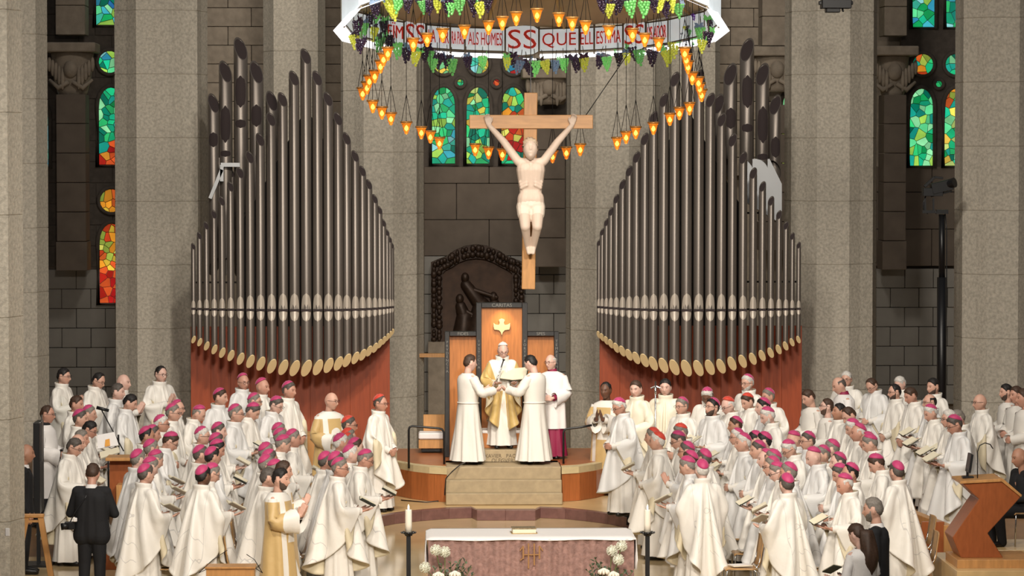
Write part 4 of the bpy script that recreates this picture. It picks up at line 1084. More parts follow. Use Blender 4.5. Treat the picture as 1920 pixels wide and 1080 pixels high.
for (hx, hy, bend, tall) in ((872, 520, .35, 118), (862, 560, .1, 80), (925, 556, -.15, 84), (905, 575, .2, 64)):
    mb = MB(); x, z = rp(hx, hy); h = tall * YR / FPX; mb.ball((x, -.1, z), (.085, .09, .11), 10, 8)
    capsule(mb, (x + .02, -.07, z - .16), (x + bend, -.05, z - h * .45), .12, .17, 10); capsule(mb, (x + bend, -.05, z - h * .45), (x + bend * .6, -.05, z - h + .1), .19, .24, 10)
    capsule(mb, (x + .05, -.12, z - .22), (x + bend + .32 * (1 if bend > 0 else -1), -.14, z - .42), .055, .04, 8); mb.obj('relief_figure', M_brz, rel_, True)

# ================================================================= altar
YA = 39.3; ZA = 1.0
ax0, ax1 = at(803, 1010, YA).x, at(1189, 1010, YA).x; axc = (ax0 + ax1) / 2; aw = ax1 - ax0; ad = .98
M_alt = mat('rose_altar_stone', (.30, .175, .15), rough=.8, var=.25, vscale=14, bump=.6, bscale=26)
alt = tag(empty('altar', (axc, YA, 0)), 'rose coloured stone altar block with rough vertical ribs', 'altar')
v = []; n = 150
for i in range(n + 1):
    x = -aw / 2 + aw * i / n; d = .016 * math.sin(x * 2 * PI / .135 + .8 * math.sin(x * 3)) + .008 * noise.noise(Vector((x * 12, 0, 0)))
    for z in (0, .2, .4, .6, .8, .975): v.append((x, d + .012 * noise.noise(Vector((x * 9, 5, z * 9))), z))
f = [(i * 6 + j, (i + 1) * 6 + j, (i + 1) * 6 + j + 1, i * 6 + j + 1) for i in range(n) for j in range(5)]
k = len(v); v += [(-aw / 2, ad, 0), (aw / 2, ad, 0), (aw / 2, ad, .975), (-aw / 2, ad, .975)]
f += [(k, k + 1, k + 2, k + 3), (0, 5, k + 3, k), (n * 6, k + 1, k + 2, n * 6 + 5), tuple([i * 6 + 5 for i in range(n + 1)] + [k + 2, k + 3])]
MB().add(v, f).obj('altar_block', M_alt, alt, True); autosmooth(alt.children[0], 35)
M_gem = mat('gilded_emblem', (.42, .22, .09), rough=.4, metal=.4)
mb = MB()
for x0, z0, x1, z1, w_ in ((-.035, .93, -.035, .62, .018), (.035, .93, .035, .66, .018), (-.10, .90, -.10, .74, .02), (.10, .90, .10, .74, .02), (-.09, .79, .09, .79, .016), (-.14, .84, -.10, .90, .018), (.14, .84, .10, .90, .018), (-.14, .72, -.10, .75, .018)): mb.bar((x0, -.028, z0), (x1, -.028, z1), w_, .012)
mb.obj('emblem', M_gem, alt)
# white altar cloth, draped over the ends
nx, ny = 60, 12; v = []; hw = aw / 2; prof = []
for i in range(nx + 1):
    u = -1.12 + 2.24 * i / nx; s_ = u * (hw)
    for j in range(ny + 1):
        y = -.012 + (ad + .02) * j / ny; over = abs(s_) - hw
        if over <= 0: x, z = s_, ZA - .004
        else: x, z = math.copysign(hw + .02 + .02 * math.sin(j * 1.3 + over * 20) * min(1, over * 10), s_), ZA - over * 2.6
        if j == 0 and over <= 0: z -= .03 + .006 * math.sin(s_ * 7)
        v.append((x, y - (.014 if j == 0 else 0) + (.02 * math.sin(z * 9) if over > 0 else 0), z))
f = [(i * (ny + 1) + j, (i + 1) * (ny + 1) + j, (i + 1) * (ny + 1) + j + 1, i * (ny + 1) + j + 1) for i in range(nx) for j in range(ny)]
clo = mesh_obj('altar_cloth', pydata('altar_cloth', v, f, True), None, (axc, YA, .0), M_lace); autosmooth(clo, 50)
md = clo.modifiers.new('t', 'SOLIDIFY'); md.thickness = .008; md.offset = 1; tag(clo, 'white linen cloth laid over the stone altar', 'altar cloth')
bk = tag(empty('gospel_book', at(982, 1000, YA + .45) * 1.0), 'thick book with ornate silver cover lying on the altar cloth', 'book'); bk.location.z = ZA + .006; bk.rotation_euler.z = .05
MB().box((0, 0, .03), (.29, .22, .05)).obj('pages', M_paper, bk); MB().box((0, 0, .063), (.30, .23, .014)).obj('cover', mat('ornate_silver', (.42, .33, .2), rough=.4, metal=.7, var=.4, vscale=30), bk, bevel=.003); MB().box((0, 0, .004), (.32, .24, .008)).obj('back_cover', mat('gilt_cover', (.5, .33, .12), rough=.4, metal=.6), bk)
# candles on stands
def candle(px, lab):
    Y = 40.1; p = at(px, 1000, Y); g = tag(empty('candle_stand', (p.x, Y, 0)), 'dark iron candle stand ' + lab, 'candle stand'); zt = p.z
    MB().box((0, 0, zt / 2), (.055, .055, zt - .02)).obj('shaft', M_black, g); MB().box((0, 0, .015), (.28, .28, .03)).obj('base', M_black, g)
    mb = MB().lathe([(.045, zt - .03), (.055, zt - .01), (.085, zt), (.085, zt + .015)], n=12)
    for k in range(8): mb.ball((.085 * math.cos(k * PI / 4), .085 * math.sin(k * PI / 4), zt + .012), .014, 6, 4)
    mb.obj('drip_tray', M_black, g)
    c = tag(empty('candle', (p.x, Y, zt + .016)), 'lit white candle ' + lab, 'candle')
    MB().lathe([(.042, 0), (.043, .1), (.042, .27), (.038, .285), (.02, .278)], n=16).obj('wax', mat('candle_wax', (.85, .78, .66), rough=.5), c, True)
    MB().lathe([(.001, .27), (.010, .295), (.011, .31), (.006, .335), (.001, .35)], n=8).obj('flame', mat('flame', (1, .8, .45), emit=9), c, True)
candle(766, 'near the man in the gold dalmatic'); candle(1214, 'in front of the two bishops seen from behind')
# flowers in front of the altar
M_leaf = mat('eucalyptus_leaf', (.10, .14, .095), rough=.6, objcol=True); M_stem = mat('stem', (.12, .16, .05), rough=.6)
def leaf_mesh(l, w_):
    v = [(0, 0, 0), (-w_ * .5, l * .35, .01), (0, l * .35, -.004), (w_ * .5, l * .35, .01), (-w_ * .42, l * .7, .008), (0, l * .7, 0), (w_ * .42, l * .7, .008), (0, l, -.01)]
    me = pydata('leaf', v, [(0, 2, 1), (0, 3, 2), (1, 2, 5, 4), (2, 3, 6, 5), (4, 5, 7), (5, 6, 7)], True); me.materials.append(M_leaf); return me
LEAF = leaf_mesh(.055, .042); LEAF2 = leaf_mesh(.075, .022)
allium = MB().ball((0, 0, 0), .05, 12, 9)
for k in range(150):
    d = Vector((rnd.gauss(0, 1), rnd.gauss(0, 1), rnd.gauss(0, 1))).normalized(); allium.bar(d * .045, d * .068, .005); allium.ball(d * .068, .006, 4, 3)
allium = allium.mesh('allium_head'); allium.materials.append(mat('allium_white', (.74, .74, .62), rough=.7))
rosem = MB()
for j in range(4):
    for k in range(5 + j):
        a = 2 * PI * k / (5 + j) + j * .5; r = .008 + .012 * j
        rosem.ball((r * math.cos(a), r * math.sin(a), .02 - .006 * j), (.014, .014, .022), 6, 5)
rosem = rosem.mesh('rose_petals', True); rosem.materials.append(mat('white_rose', (.82, .78, .68), rough=.6))
def bouquet(label, alls, roses, cx, leaves, seed):
    Y = 39.0; r_ = random.Random(seed); g = tag(empty('flower_arrangement', (at(cx, 1075, Y).x, Y, 0)), label, 'flowers'); o = g.location
    MB().lathe([(.11, 0), (.14, .12), (.15, .25), (.13, .26)], n=18).obj('vase', M_black, g, True)
    base = Vector((0, 0, .24))
    for px, py in alls:
        p = at(px, py, Y) - o; p.y = r_.uniform(-.08, .03); mesh_obj('allium_head', allium, g, p)
        MB().tube([base, base.lerp(p, .5) + Vector((0, 0, .05)), p], .006, 6).obj('stem', M_stem, g)
    for px, py in roses:
        p = at(px, py, Y - .15) - o; p.y = -.15; mesh_obj('white_rose', rosem, g, p).scale = (1.3, 1.3, 1.3); MB().tube([base, p], .006, 6).obj('stem', M_stem, g)
    for (px, py, nl) in leaves:
        tip = at(px, py, Y) - o; tip.y = r_.uniform(-.14, .06); MB().tube([base, base.lerp(tip, .5) + Vector((r_.uniform(-.05, .05), 0, .04)), tip], .004, 5).obj('stem', M_stem, g)
        for k in range(nl):
            t = .35 + .65 * k / nl; q = base.lerp(tip, t) + Vector((r_.uniform(-.02, .02), 0, .03 * (1 - t)))
            l = mesh_obj('leaf', LEAF if r_.random() < .7 else LEAF2, g, q); l.rotation_euler = (r_.uniform(.2, 1.3), r_.uniform(-.5, .5), r_.uniform(0, 6.28)); c = r_.uniform(.6, 1.3); l.color = (.105 * c, .15 * c, .10 * c, 1)
bouquet('white allium and eucalyptus arrangement by the candle near the gold dalmatic', [(817, 1030), (834, 1035), (797, 1064)], [(853, 1078), (822, 1080)], 835, [(812, 1060, 9), (828, 1055, 9), (845, 1052, 9), (862, 1050, 14), (875, 1048, 14), (885, 1062, 12), (858, 1062, 12), (870, 1070, 10), (890, 1075, 8), (840, 1070, 9)], 1)
bouquet('white allium and eucalyptus arrangement by the candle near the two bishops', [(1148, 1033), (1166, 1024), (1159, 1048)], [(1132, 1073), (1150, 1079)], 1140, [(1113, 1042, 12), (1125, 1052, 12), (1105, 1055, 12), (1098, 1066, 10), (1118, 1064, 10), (1160, 1065, 8), (1172, 1066, 8), (1186, 1068, 8), (1140, 1060, 9), (1110, 1076, 8)], 2)

# ================================================================= crucifix
YX = 39.9
M_cross = mat('cross_oak', (.48, .235, .075), rough=.45, var=.14, vscale=3, stretch=(10, 10, 1.5))
M_cross2 = mat('cross_oak_beam', (.50, .26, .10), rough=.45, var=.14, vscale=3, stretch=(1.5, 10, 10))
crx = tag(empty('crucifix', at(991, 542, YX)), 'pale carved figure on a hanging oak cross above the altar', 'crucifix'); co_ = crx.location
def cp(px, py, dy=0): q = at(px, py, YX) - co_; return Vector((q.x, dy, q.z))
MB().bar(cp(990.5, 542), cp(995, 174), .165, .13, up=(0, 1, 0)).obj('upright_beam', M_cross, crx, bevel=.006)
MB().bar(cp(880, 228.5, -.03), cp(1111, 228.5, -.03), .17, .125, up=(0, 1, 0)).obj('cross_beam', M_cross2, crx, bevel=.006)
mb = MB(); D = -.22
HM = Matrix.Translation(cp(993, 281, D - .05)) @ Matrix.Rotation(math.radians(-22), 4, 'X') @ Matrix.Scale(1.12, 4)
mb.add([HM @ head_pt(d) for d in _hd], _hf)
def C(px, py, qx, qy, ra, rb, da=D, db=D): capsule(mb, cp(px, py, da), cp(qx, qy, db), ra / 150.4, rb / 150.4, 12)
C(994, 312, 994, 290, 8, 7.5, D + .03, D)
for s in (-1, 1):
    X_ = lambda d: 994 + s * d
    C(X_(4), 306, X_(24), 303, 9, 8); C(X_(10), 318, X_(8), 348, 17, 14.5, D, D + .02); C(X_(8), 348, X_(7), 372, 13, 14, D + .03, D + .01); C(X_(9), 372, X_(11), 388, 16, 15)
    C(X_(25), 301, X_(50), 266, 8.5, 7, D, D + .02); C(X_(50), 266, X_(77), 236, 7, 4.8, D + .02, D + .10)
    hand(mb, cp(X_(77), 236, D + .10), (s * .25, -.1, .95), (0, -1, .3), (-s, 0, 0), .55)
    C(X_(13), 386, X_(11), 424, 13.5, 9.5, D, D - .16); C(X_(11), 424, X_(5.5), 462, 9, 5.5, D - .16, D + .02)
    C(X_(5), 462, X_(4), 473, 5.5, 3.8, D + .02, D - .06)
for s in (-1, 1):
    C(994 + s * 10, 318, 994 + s * 16, 322, 9, 7, D - .055, D - .03)
    for i in range(3): C(994 + s * 8, 336 + i * 5.5, 994 + s * (20 - i), 341 + i * 5.5, 3, 3, D - .075, D - .045)
M_fig = mat('pale_carved_wood_figure', (.60, .475, .385), rough=.6)
fg = voxel(mb.mesh('figure'), .009, True, 2); fo = mesh_obj('figure', fg, crx, None, M_fig)
me = hair_mesh('full', .018, 3, .012); o = mesh_obj('carved_hair', me, crx, None, mat('carved_hair', (.50, .38, .27), rough=.6)); o.matrix_local = HM
# close wrapped loincloth
mb = MB()
for q in (-1, 1): C(994 + q * 9, 380, 994 + q * 11, 388, 16.2, 16); C(994 + q * 12.5, 387, 994 + q * 12, 401, 14.6, 13.6, D, D - .055)
C(986, 384, 1002, 384, 15, 15); lc = voxel(mb.mesh('loincloth'), .01, True, 3); mesh_obj('loincloth', lc, crx, None, mat('loincloth_wood', (.70, .60, .50), rough=.7, bump=.6, bscale=18))
def wire(label, pts, r=.006):
    P = [Vector(p) for p in pts]; o = P[0].copy(); return tag(MB().tube([p - o for p in P], r, 5).obj('cable', M_black, None, True, loc=o), label, 'cable')
MB().tube([cp(995, 175), cp(995, 175) + Vector((0, 0, 2.0))], .006, 5).obj('cable', M_black, crx); wire('slanting cable from the canopy to the cross arm', [at(1178, 100, YX + .3), at(1098, 217, YX)])

# ================================================================= canopy with lamps and grapes
YC = 39.9; RC = 350 * YC / FPX; KZ = 7.30; XC = at(996, 100, YC).x; KC = FPX / YC
M_panel = mat('lit_parchment_panel', (.80, .88, .92), rough=.6, emit=.42, var=.08, vscale=6)
M_glow = mat('lit_lower_rim', (.95, .96, 1.0), rough=.5, emit=1.5)
M_rib = mat('bronze_canopy_rib', (.16, .12, .075), rough=.5, metal=.3)
M_fab = mat('canopy_fabric', (.55, .43, .28), rough=.8, var=.12, vscale=3); M_red = mat('red_lettering', (.62, .035, .02), rough=.6, emit=.25)
can = tag(empty('altar_canopy', (XC, YC, KZ)), 'round altar canopy with lit lettered panels and a fabric roof', 'canopy'); ko = can.location
def ring(phi, R=RC): return Vector((R * math.sin(phi), R * math.cos(phi), 0))   # phi 0 = far side
def zbot(phi):
    y = RC * math.cos(phi); return KZ - (.096 * y if y > 0 else .225 * y)
bnds = [722, 757, 800, 848, 877, 957, 1024, 1103, 1132, 1187, 1230, 1270]; ang = [math.asin((b - 996) / 350.0) for b in bnds]
txts = ['EÏM', 'SS', 'LA TE', 'RRA', 'PAU ALS HOMES', 'SS', 'QUE', 'ELL', 'ESTIMA', 'SS', 'US ADOR']
txts[3] = 'RA PAU'; txts[2] = 'LA TER'; txts[4] = 'ALS HOMES'
rest = [ang[-1] + (2 * PI - ang[-1] + ang[0]) * i / 12 for i in range(13)]
def band(a0, a1, txt):
    tall = txt == 'SS'; p0, p1 = ring(a0), ring(a1); d = (p1 - p0); L = d.length; d.normalize(); inn = Vector((-math.sin((a0 + a1) / 2), -math.cos((a0 + a1) / 2), 0))
    zb0, zb1 = zbot(a0), zbot(a1); h = .30; ex = .055 if tall else 0
    def pt(t, z): q = p0.lerp(p1, t); return Vector((q.x, q.y, zb0 + (zb1 - zb0) * t + z - KZ))
    if tall: poly = [pt(0, 0), pt(.15, -ex * .7), pt(.5, -ex), pt(.85, -ex * .7), pt(1, 0), pt(1, h), pt(.85, h + ex * .8), pt(.5, h + ex), pt(.15, h + ex * .8), pt(0, h)]
    else: poly = [pt(0, 0), pt(1, 0), pt(1, h), pt(0, h)]
    MB().extr(poly, inn * -.03).obj('lit_panel', M_panel, can)
    mb = MB(); mb.bar(pt(0, -.05) , pt(0, h + .05), .022)
    for q0, q1 in zip(poly, poly[1:] + poly[:1]): mb.bar(q0, q1, .018)
    mb.obj('panel_frame', M_rib, can)
    mb = MB(); mb.extr([pt(0, -.03 - ex), pt(1, -.03 - ex), pt(1, -.085 - ex * .4) - inn * .14, pt(0, -.085 - ex * .4) - inn * .14], inn * .01).obj('glowing_rim', M_glow, can)
    if txt and txt != '-':
        size = (.36 if tall else .24); me = text_mesh(txt, size, .004); xs_ = [v.co.x for v in me.vertices]; wd = max(xs_) - min(xs_); k = (L * .84) / wd
        if not tall and k > 1.3: k = 1.3
        me.transform(Matrix.Diagonal((k, 1, 1, 1))); me.materials.append(M_red)
        M = Matrix((d, Vector((0, 0, 1)), d.cross(Vector((0, 0, 1))))).transposed().to_4x4(); M.translation = pt(.5, h * .5) + inn * .008
        sh = (zb1 - zb0) / L
        for vtx in me.vertices: vtx.co.y += sh * vtx.co.x
        o = mesh_obj('lettering', me, can); o.matrix_local = M
for i, t in enumerate(txts): band(ang[i], ang[i + 1], t)
for a0, a1 in zip(rest, rest[1:]): band(a0, a1, '-')
# fabric roof rising from the band to a hub
v = []; nr, nt = 7, 56
for i in range(nr):
    t = i / (nr - 1)
    for k in range(nt):
        ph = 2 * PI * k / nt; q = ring(ph, RC * (1 - t * .93)); zr = zbot(ph) + .34 - KZ; v.append((q.x, q.y, zr * (1 - t) + t * .98 + .20 * math.sin(PI * t) + .02 * math.cos(ph * 14) * (1 - t)))
g = mesh_obj('fabric_roof', pydata('fabric_roof', v, grid_faces(nt, nr - 1), True), can, None, M_fab); g.modifiers.new('t', 'SOLIDIFY').thickness = .02
M_strap = mat('gold_strap', (.62, .42, .16), rough=.5)
for k in range(14):
    ph = 2 * PI * (k + .5) / 14; P = []
    for i in range(6):
        t = i / 5; q = ring(ph, RC * (1 - t * .9)); P.append((q.x, q.y, (zbot(ph) + .30 - KZ) * (1 - t) + t * .90 + .18 * math.sin(PI * t)))
    MB().tube(P, .022, 6).obj('roof_strap', M_strap, can)
MB().lathe([(.02, 1.0), (.22, .97), (.25, .9), (.1, .85)], n=16).obj('hub', M_rib, can, True)
for k in range(6): ph = 2 * PI * k / 6; q = ring(ph, .2); MB().tube([(q.x, q.y, .98), (q.x * 1.2, q.y * 1.2, 6.0)], .012, 5).obj('suspension_cable', M_black, can)
# amber glass lamps
M_amber = mat('amber_glass', (.78, .32, .03), rough=.15, trans=.35, emit=.16, spec=.6); M_bulb = mat('lamp_flame', (1.0, .72, .30), emit=14); M_rim = mat('amber_rim', (.42, .20, .05), rough=.3, metal=.3)
cup = MB().lathe([(.068, .055), (.066, .045), (.058, .03), (.046, -.01), (.036, -.05), (.026, -.062), (.024, -.085), (.012, -.095), (.003, -.098)], n=14).mesh('cup', True); cup.materials.append(M_amber)
rim = MB().lathe([(.060, .05), (.078, .05), (.080, .072), (.062, .074)], n=16, cap=False).mesh('rim', True); rim.materials.append(M_rim)
bulb = MB().lathe([(.002, -.045), (.015, -.03), (.018, -.012), (.010, .012), (.002, .028)], n=8).mesh('flame', True); bulb.materials.append(M_bulb)
SWL = [(699, 198), (716, 210), (733, 221), (762, 238), (790, 247), (807, 255), (824, 267), (891, 279), (916, 285), (942, 288), (1036, 292), (1062, 285), (1088, 279), (1157, 267), (1174, 256), (1192, 247), (1225, 239), (1256, 222), (1274, 211), (1293, 202)]
STK = [(727, 99), (719, 110), (713.5, 123), (702.6, 141.6), (692.5, 151), (688, 163), (680, 174), (1284, 99), (1287, 111), (1290, 124), (1298, 145), (1309.6, 154), (1312, 165), (1315.5, 177)]
TOP = [(775, 82), (801, 73), (830, 64), (871, 58), (916, 50), (942, 42), (968, 33), (1007, 27), (1048, 35), (1073, 43), (1098, 50), (1141.5, 59), (1186, 64), (1209, 73), (1235, 81.5)]
RLm = 322 / KC
def hang_lamp(px, py, Y, label, grp):
    p = at(px, py, Y); g = tag(empty('hanging_lamp', p), label, 'lamp', grp)
    mesh_obj('cup', cup, g); mesh_obj('rim', rim, g); mesh_obj('flame', bulb, g)
    top = Vector((0, 0, .42)); mb = MB()
    for k in range(3):
        a = 2 * PI * k / 3 + .5; mb.tube([(.074 * math.cos(a), .074 * math.sin(a), .06), tuple(top)], .0035, 4)
    phi = math.atan2(p.x - XC, Y - YC); zc = zbot(phi) - p.z; mb.tube([top, (0, 0, max(.5, zc + .44))], .004, 4)
    mb.obj('hanging_wire', M_black, g)
for px, py in SWL:
    x = (px - 996) / KC; hang_lamp(px, py, YC + math.sqrt(max(.02, RLm ** 2 - x * x)), 'amber glass lamp hanging low on long wires behind the crucifix', 'lamps of the low curve')
for i, (px, py) in enumerate(STK):
    k = i % 7; hang_lamp(px, py, YC - .9 + k * .32, 'amber glass lamp in the steep descending row at the canopy side', 'lamps of the steep side rows')
for px, py in TOP:
    x = (px - 996) / KC; hang_lamp(px, py, YC - math.sqrt(max(.02, RLm ** 2 - x * x)), 'amber glass lamp hanging high in front of the lettered panels', 'lamps of the high curve')
# glass grape bunches with vine leaves
M_grape = mat('glass_grape', (.4, .6, .1), rough=.12, objcol=True, spec=.8, emit=.35)  # emission stands in for light shining through the grapes and leaves
gm = MB(); rg = random.Random(5)
for j in range(7):
    rr_ = .062 * (1 - j / 7.5) + .006; n = max(1, int(9 * (1 - j / 7.0)))
    for k in range(n):
        a = 2 * PI * k / n + j * .7; gm.ball((rr_ * math.cos(a), rr_ * math.sin(a), -.03 - j * .031 + rg.uniform(-.006, .006)), .0225, 7, 5)
gm = gm.mesh('grapes', True); gm.materials.append(M_grape)
vl = [(0, 0), (.03, .035), (.075, .04), (.06, .0), (.085, -.03), (.045, -.045), (.02, -.085), (0, -.065), (-.02, -.085), (-.045, -.045), (-.085, -.03), (-.06, 0), (-.075, .04), (-.03, .035)]
vm = MB().extr([(x, 0, z + .02) for x, z in vl], (0, .008, 0)).mesh('vine_leaf'); vm.materials.append(M_grape)
GC = {'g': (.16, .50, .13, 1), 'y': (.50, .52, .06, 1), 'd': (.025, .012, .03, 1), 'b': (.12, .17, .25, 1), 'v': (.10, .02, .25, 1)}
GN = {'g': 'green', 'y': 'yellow green', 'd': 'dark purple', 'b': 'smoky grey', 'v': 'bright violet'}
GR = '663 72 y 677 80 d 671 46 d 681 50 g 693 36 d 701 58 y 706 32 g 718 46 d 712 76 g 727 74 d 743 88 g 762 96 d 780 103 y 795 97 d 806 103 g 821 108 d 812 116 g 838 110 d 847 118 g 876 113 d 905 113 g 952 114 y 962 110 d 975 120 b 990 124 d 1003 121 g 1020 120 y 1042 120 b 1057 117 g 1080 117 d 1094 114 y 1127 112 d 1137 113 g 1160 106 d 1176 106 y 1186 94 d 1198 101 g 1223 102 d 1245 88 d 1250 102 y 1264 86 y 1285 68 d 1279 38 g 1291 55 y 1305 33 v 1300 62 g 1313 58 g 1317 82 y 1328 66 d 1335 44 d'.split()
GR2 = '727 4 y 738 16 y 765 6 d 792 8 g 808 8 d 822 4 y 838 8 d 846 12 g 862 6 g 889 6 d 899 12 y 915 4 d 702 12 d 748 4 g 1129 6 d 1143 14 y 1160 4 d 1180 8 g 1207 10 g 1225 4 d 1237 6 y 1247 16 d 1256 2 y 1272 14 g'.split()
def bunch(px, py, c, Y, where):
    p = at(px, py - 8, Y); g = tag(empty('grape_bunch', p), GN[c] + ' glass grape bunch ' + where, 'grapes', 'glass grapes on the canopy')
    s_ = rg.uniform(.72, .95); g.scale = (s_, s_, s_); g.rotation_euler = (rg.uniform(-.1, .1), rg.uniform(-.25, .25), rg.uniform(0, 6))
    o = mesh_obj('grapes', gm, g); k = rg.uniform(.7, 1.2); o.color = tuple(q * k for q in GC[c][:3]) + (1,)
    l = mesh_obj('vine_leaf', vm, g, (rg.uniform(-.05, .05), -.06, .0)); l.rotation_euler = (rg.uniform(-.4, .4), 0, 0); l.rotation_mode = 'XYZ'; l.color = GC[rg.choice('dgdb')]
    MB().tube([(0, 0, -.03), (.01, 0, .05), (0, 0, .16)], .006, 5).obj('stalk', M_rib, g)
for i in range(0, len(GR), 3):
    px, py, c = float(GR[i]), float(GR[i + 1]), GR[i + 2]; x = (px - 996) / KC; R_ = RC * .97
    bunch(px, py, c, YC + math.sqrt(max(.05, R_ ** 2 - x * x)) if abs(x) < R_ * .93 else YC + rg.uniform(-.5, .5), 'hanging below the lettered rim')
for i in range(0, len(GR2), 3):
    px, py, c = float(GR2[i]), float(GR2[i + 1]), GR2[i + 2]; x = (px - 996) / KC; bunch(px, py, c, YC - math.sqrt(max(.05, RC ** 2 - x * x)), 'hanging above the lettered rim')
# ================================================================= people
# where a head top at a photo pixel stands: on the raked choir floor
def stand(px, py, hgt, dais=None):
    d = ray(px, py)
    if dais is not None: z = dais; t = (z + hgt - CAM.z) / d.z; p = CAM + d * t; return Vector((p.x, p.y, z))
    lo, hi = 34.0, 55.0
    for _ in range(40):
        Y = (lo + hi) / 2; p = CAM + d * (Y / d.y)
        if p.z - hgt > ramp_z(Y): lo = Y
        else: hi = Y
    p = CAM + d * (lo / d.y); return Vector((p.x, lo, ramp_z(lo)))
HN = {'k': 'black', 'n': 'brown', 'g': 'grey', 'w': 'white', 'm': 'dark grey'}
PN = {'pray': 'hands joined in prayer', 'book': 'hands held out for a booklet', 'fold': 'folded hands', 'low': 'hands folded low', 'open': 'open hands', 'reach': 'arms reaching out', 'down': 'arms hanging', 'camera': 'a camera'}
KN = {'ch': 'white chasuble', 'alb': 'white belted alb', 'wide': 'wide sleeved white alb', 'dal': 'gold and white dalmatic', 'sur': 'white surplice over black cassock', 'surp': 'white surplice over purple cassock', 'cope': 'cream cope', 'pope': 'gold and white chasuble', 'suit': 'black suit'}
M_bkc = mat('booklet_stiff_cover', (.035, .055, .045), rough=.6)
def make_booklet():
    mb = MB()
    for s in (-1, 1): mb.extr([(0, 0, 0), (s * .13, 0, .035), (s * .13, .20, .035), (0, .20, 0)], (0, 0, .008))
    return mb.mesh('pages'), MB().extr([(-.135, -.004, .03), (0, -.004, -.006), (.135, -.004, .03), (.135, .204, .03), (0, .204, -.006), (-.135, .204, .03)], (0, 0, -.004)).mesh('cover')
BK_P, BK_C = make_booklet(); BK_C2 = BK_C.copy(); BK_C2.materials.append(mat('cream_cover', (.58, .53, .42), rough=.7)); BK_P.materials.append(M_paper); BK_C.materials.append(M_bkc)
def booklet(r, label, grp):
    g = tag(empty('booklet'), label, 'booklet', grp); mesh_obj('pages', BK_P, g); mesh_obj('cover', BK_C if rnd.random() < .4 else BK_C2, g)
    k = r.scale[0]
    M = Matrix.Translation(r.location) @ Matrix.Rotation(r.rotation_euler.z, 4, 'Z') @ Matrix.Scale(k, 4)
    g.matrix_world = M @ Matrix.Translation((0, -.46, 1.145)) @ Matrix.Rotation(math.radians(28), 4, 'X')
CROWD = []
def crowd(rows, where, grp):
    """rows: px, py of the head top, kind, facing, pose, head, cap, hair style, hair colour, extras"""
    for row in rows.strip().split('\n'):
        t = row.split(); rr = random.Random(len(CROWD) * 7 + 3); px, py = float(t[0]), float(t[1]); H_ = 1.785 if t[6] != '-' else 1.78
        if t[5] in ('d', 'dd'): H_ -= .018
        CROWD.append(dict(px=px, py=py, kind=t[2], face=float(t[3]), pose=t[4], head=t[5], cap=t[6], hs=t[7], hc=t[8], ex=t[9] if len(t) > 9 else '', H=H_, rr=rr, p=stand(px, py, H_)))
def relax():
    """neighbours closer than a shoulder width step apart in depth; each keeps a plausible body height"""
    for c in CROWD: c['Y'] = c['p'].y
    def spot(c, Y):
        d = ray(c['px'], c['py']); q = CAM + d * (Y / d.y); z = ramp_z(Y); return q, z, (q.z - z) / c['H']
    for it in range(60):
        moved = False; P = [spot(c, c['Y'])[0] for c in CROWD]
        for i, a in enumerate(CROWD):
            for j in range(i):
                b = CROWD[j]; dx = P[i].x - P[j].x; dy = a['Y'] - b['Y']
                if abs(dx) < .5 and dx * dx + dy * dy < .56 ** 2:
                    s_ = 1 if dy >= 0 else -1
                    for c, k in ((a, s_), (b, -s_)):
                        Y = c['Y'] + .03 * k; sz = spot(c, Y)[2]
                        if .915 < sz < 1.075 and Y < 54.2: c['Y'] = Y; moved = True
        if not moved: break
    for c in CROWD:
        q, z, sz = spot(c, c['Y']); c['p'] = Vector((q.x, c['Y'], z)); c['size'] = sz
ANCH = [(180, 700, 'the far priests'), (215, 800, 'the boom microphone'), (130, 850, 'the upright screen'), (245, 860, 'the prayer stall'), (330, 770, 'the praying priest'), (270, 900, 'the photographer'), (480, 720, 'the red boards'), (400, 800, 'the stall row'), (385, 880, 'the reading desk'), (520, 860, 'the gold deacon'), (560, 800, 'the choir bench'), (650, 860, 'the white candle'), (665, 800, 'the dais edge'),
        (1230, 830, 'the raised hands'), (1260, 740, 'the silver staff'), (1310, 870, 'the altar candle'), (1400, 720, 'the tall organ'), (1400, 820, 'the chair rows'), (1470, 880, 'the front chairs'), (1560, 740, 'the great column'), (1530, 830, 'the column row'), (1620, 870, 'the suited couple'), (1690, 880, 'the oak pew'), (1700, 720, 'the camera mast'), (1790, 780, 'the lectern lamp'), (1890, 720, 'the seated man')]
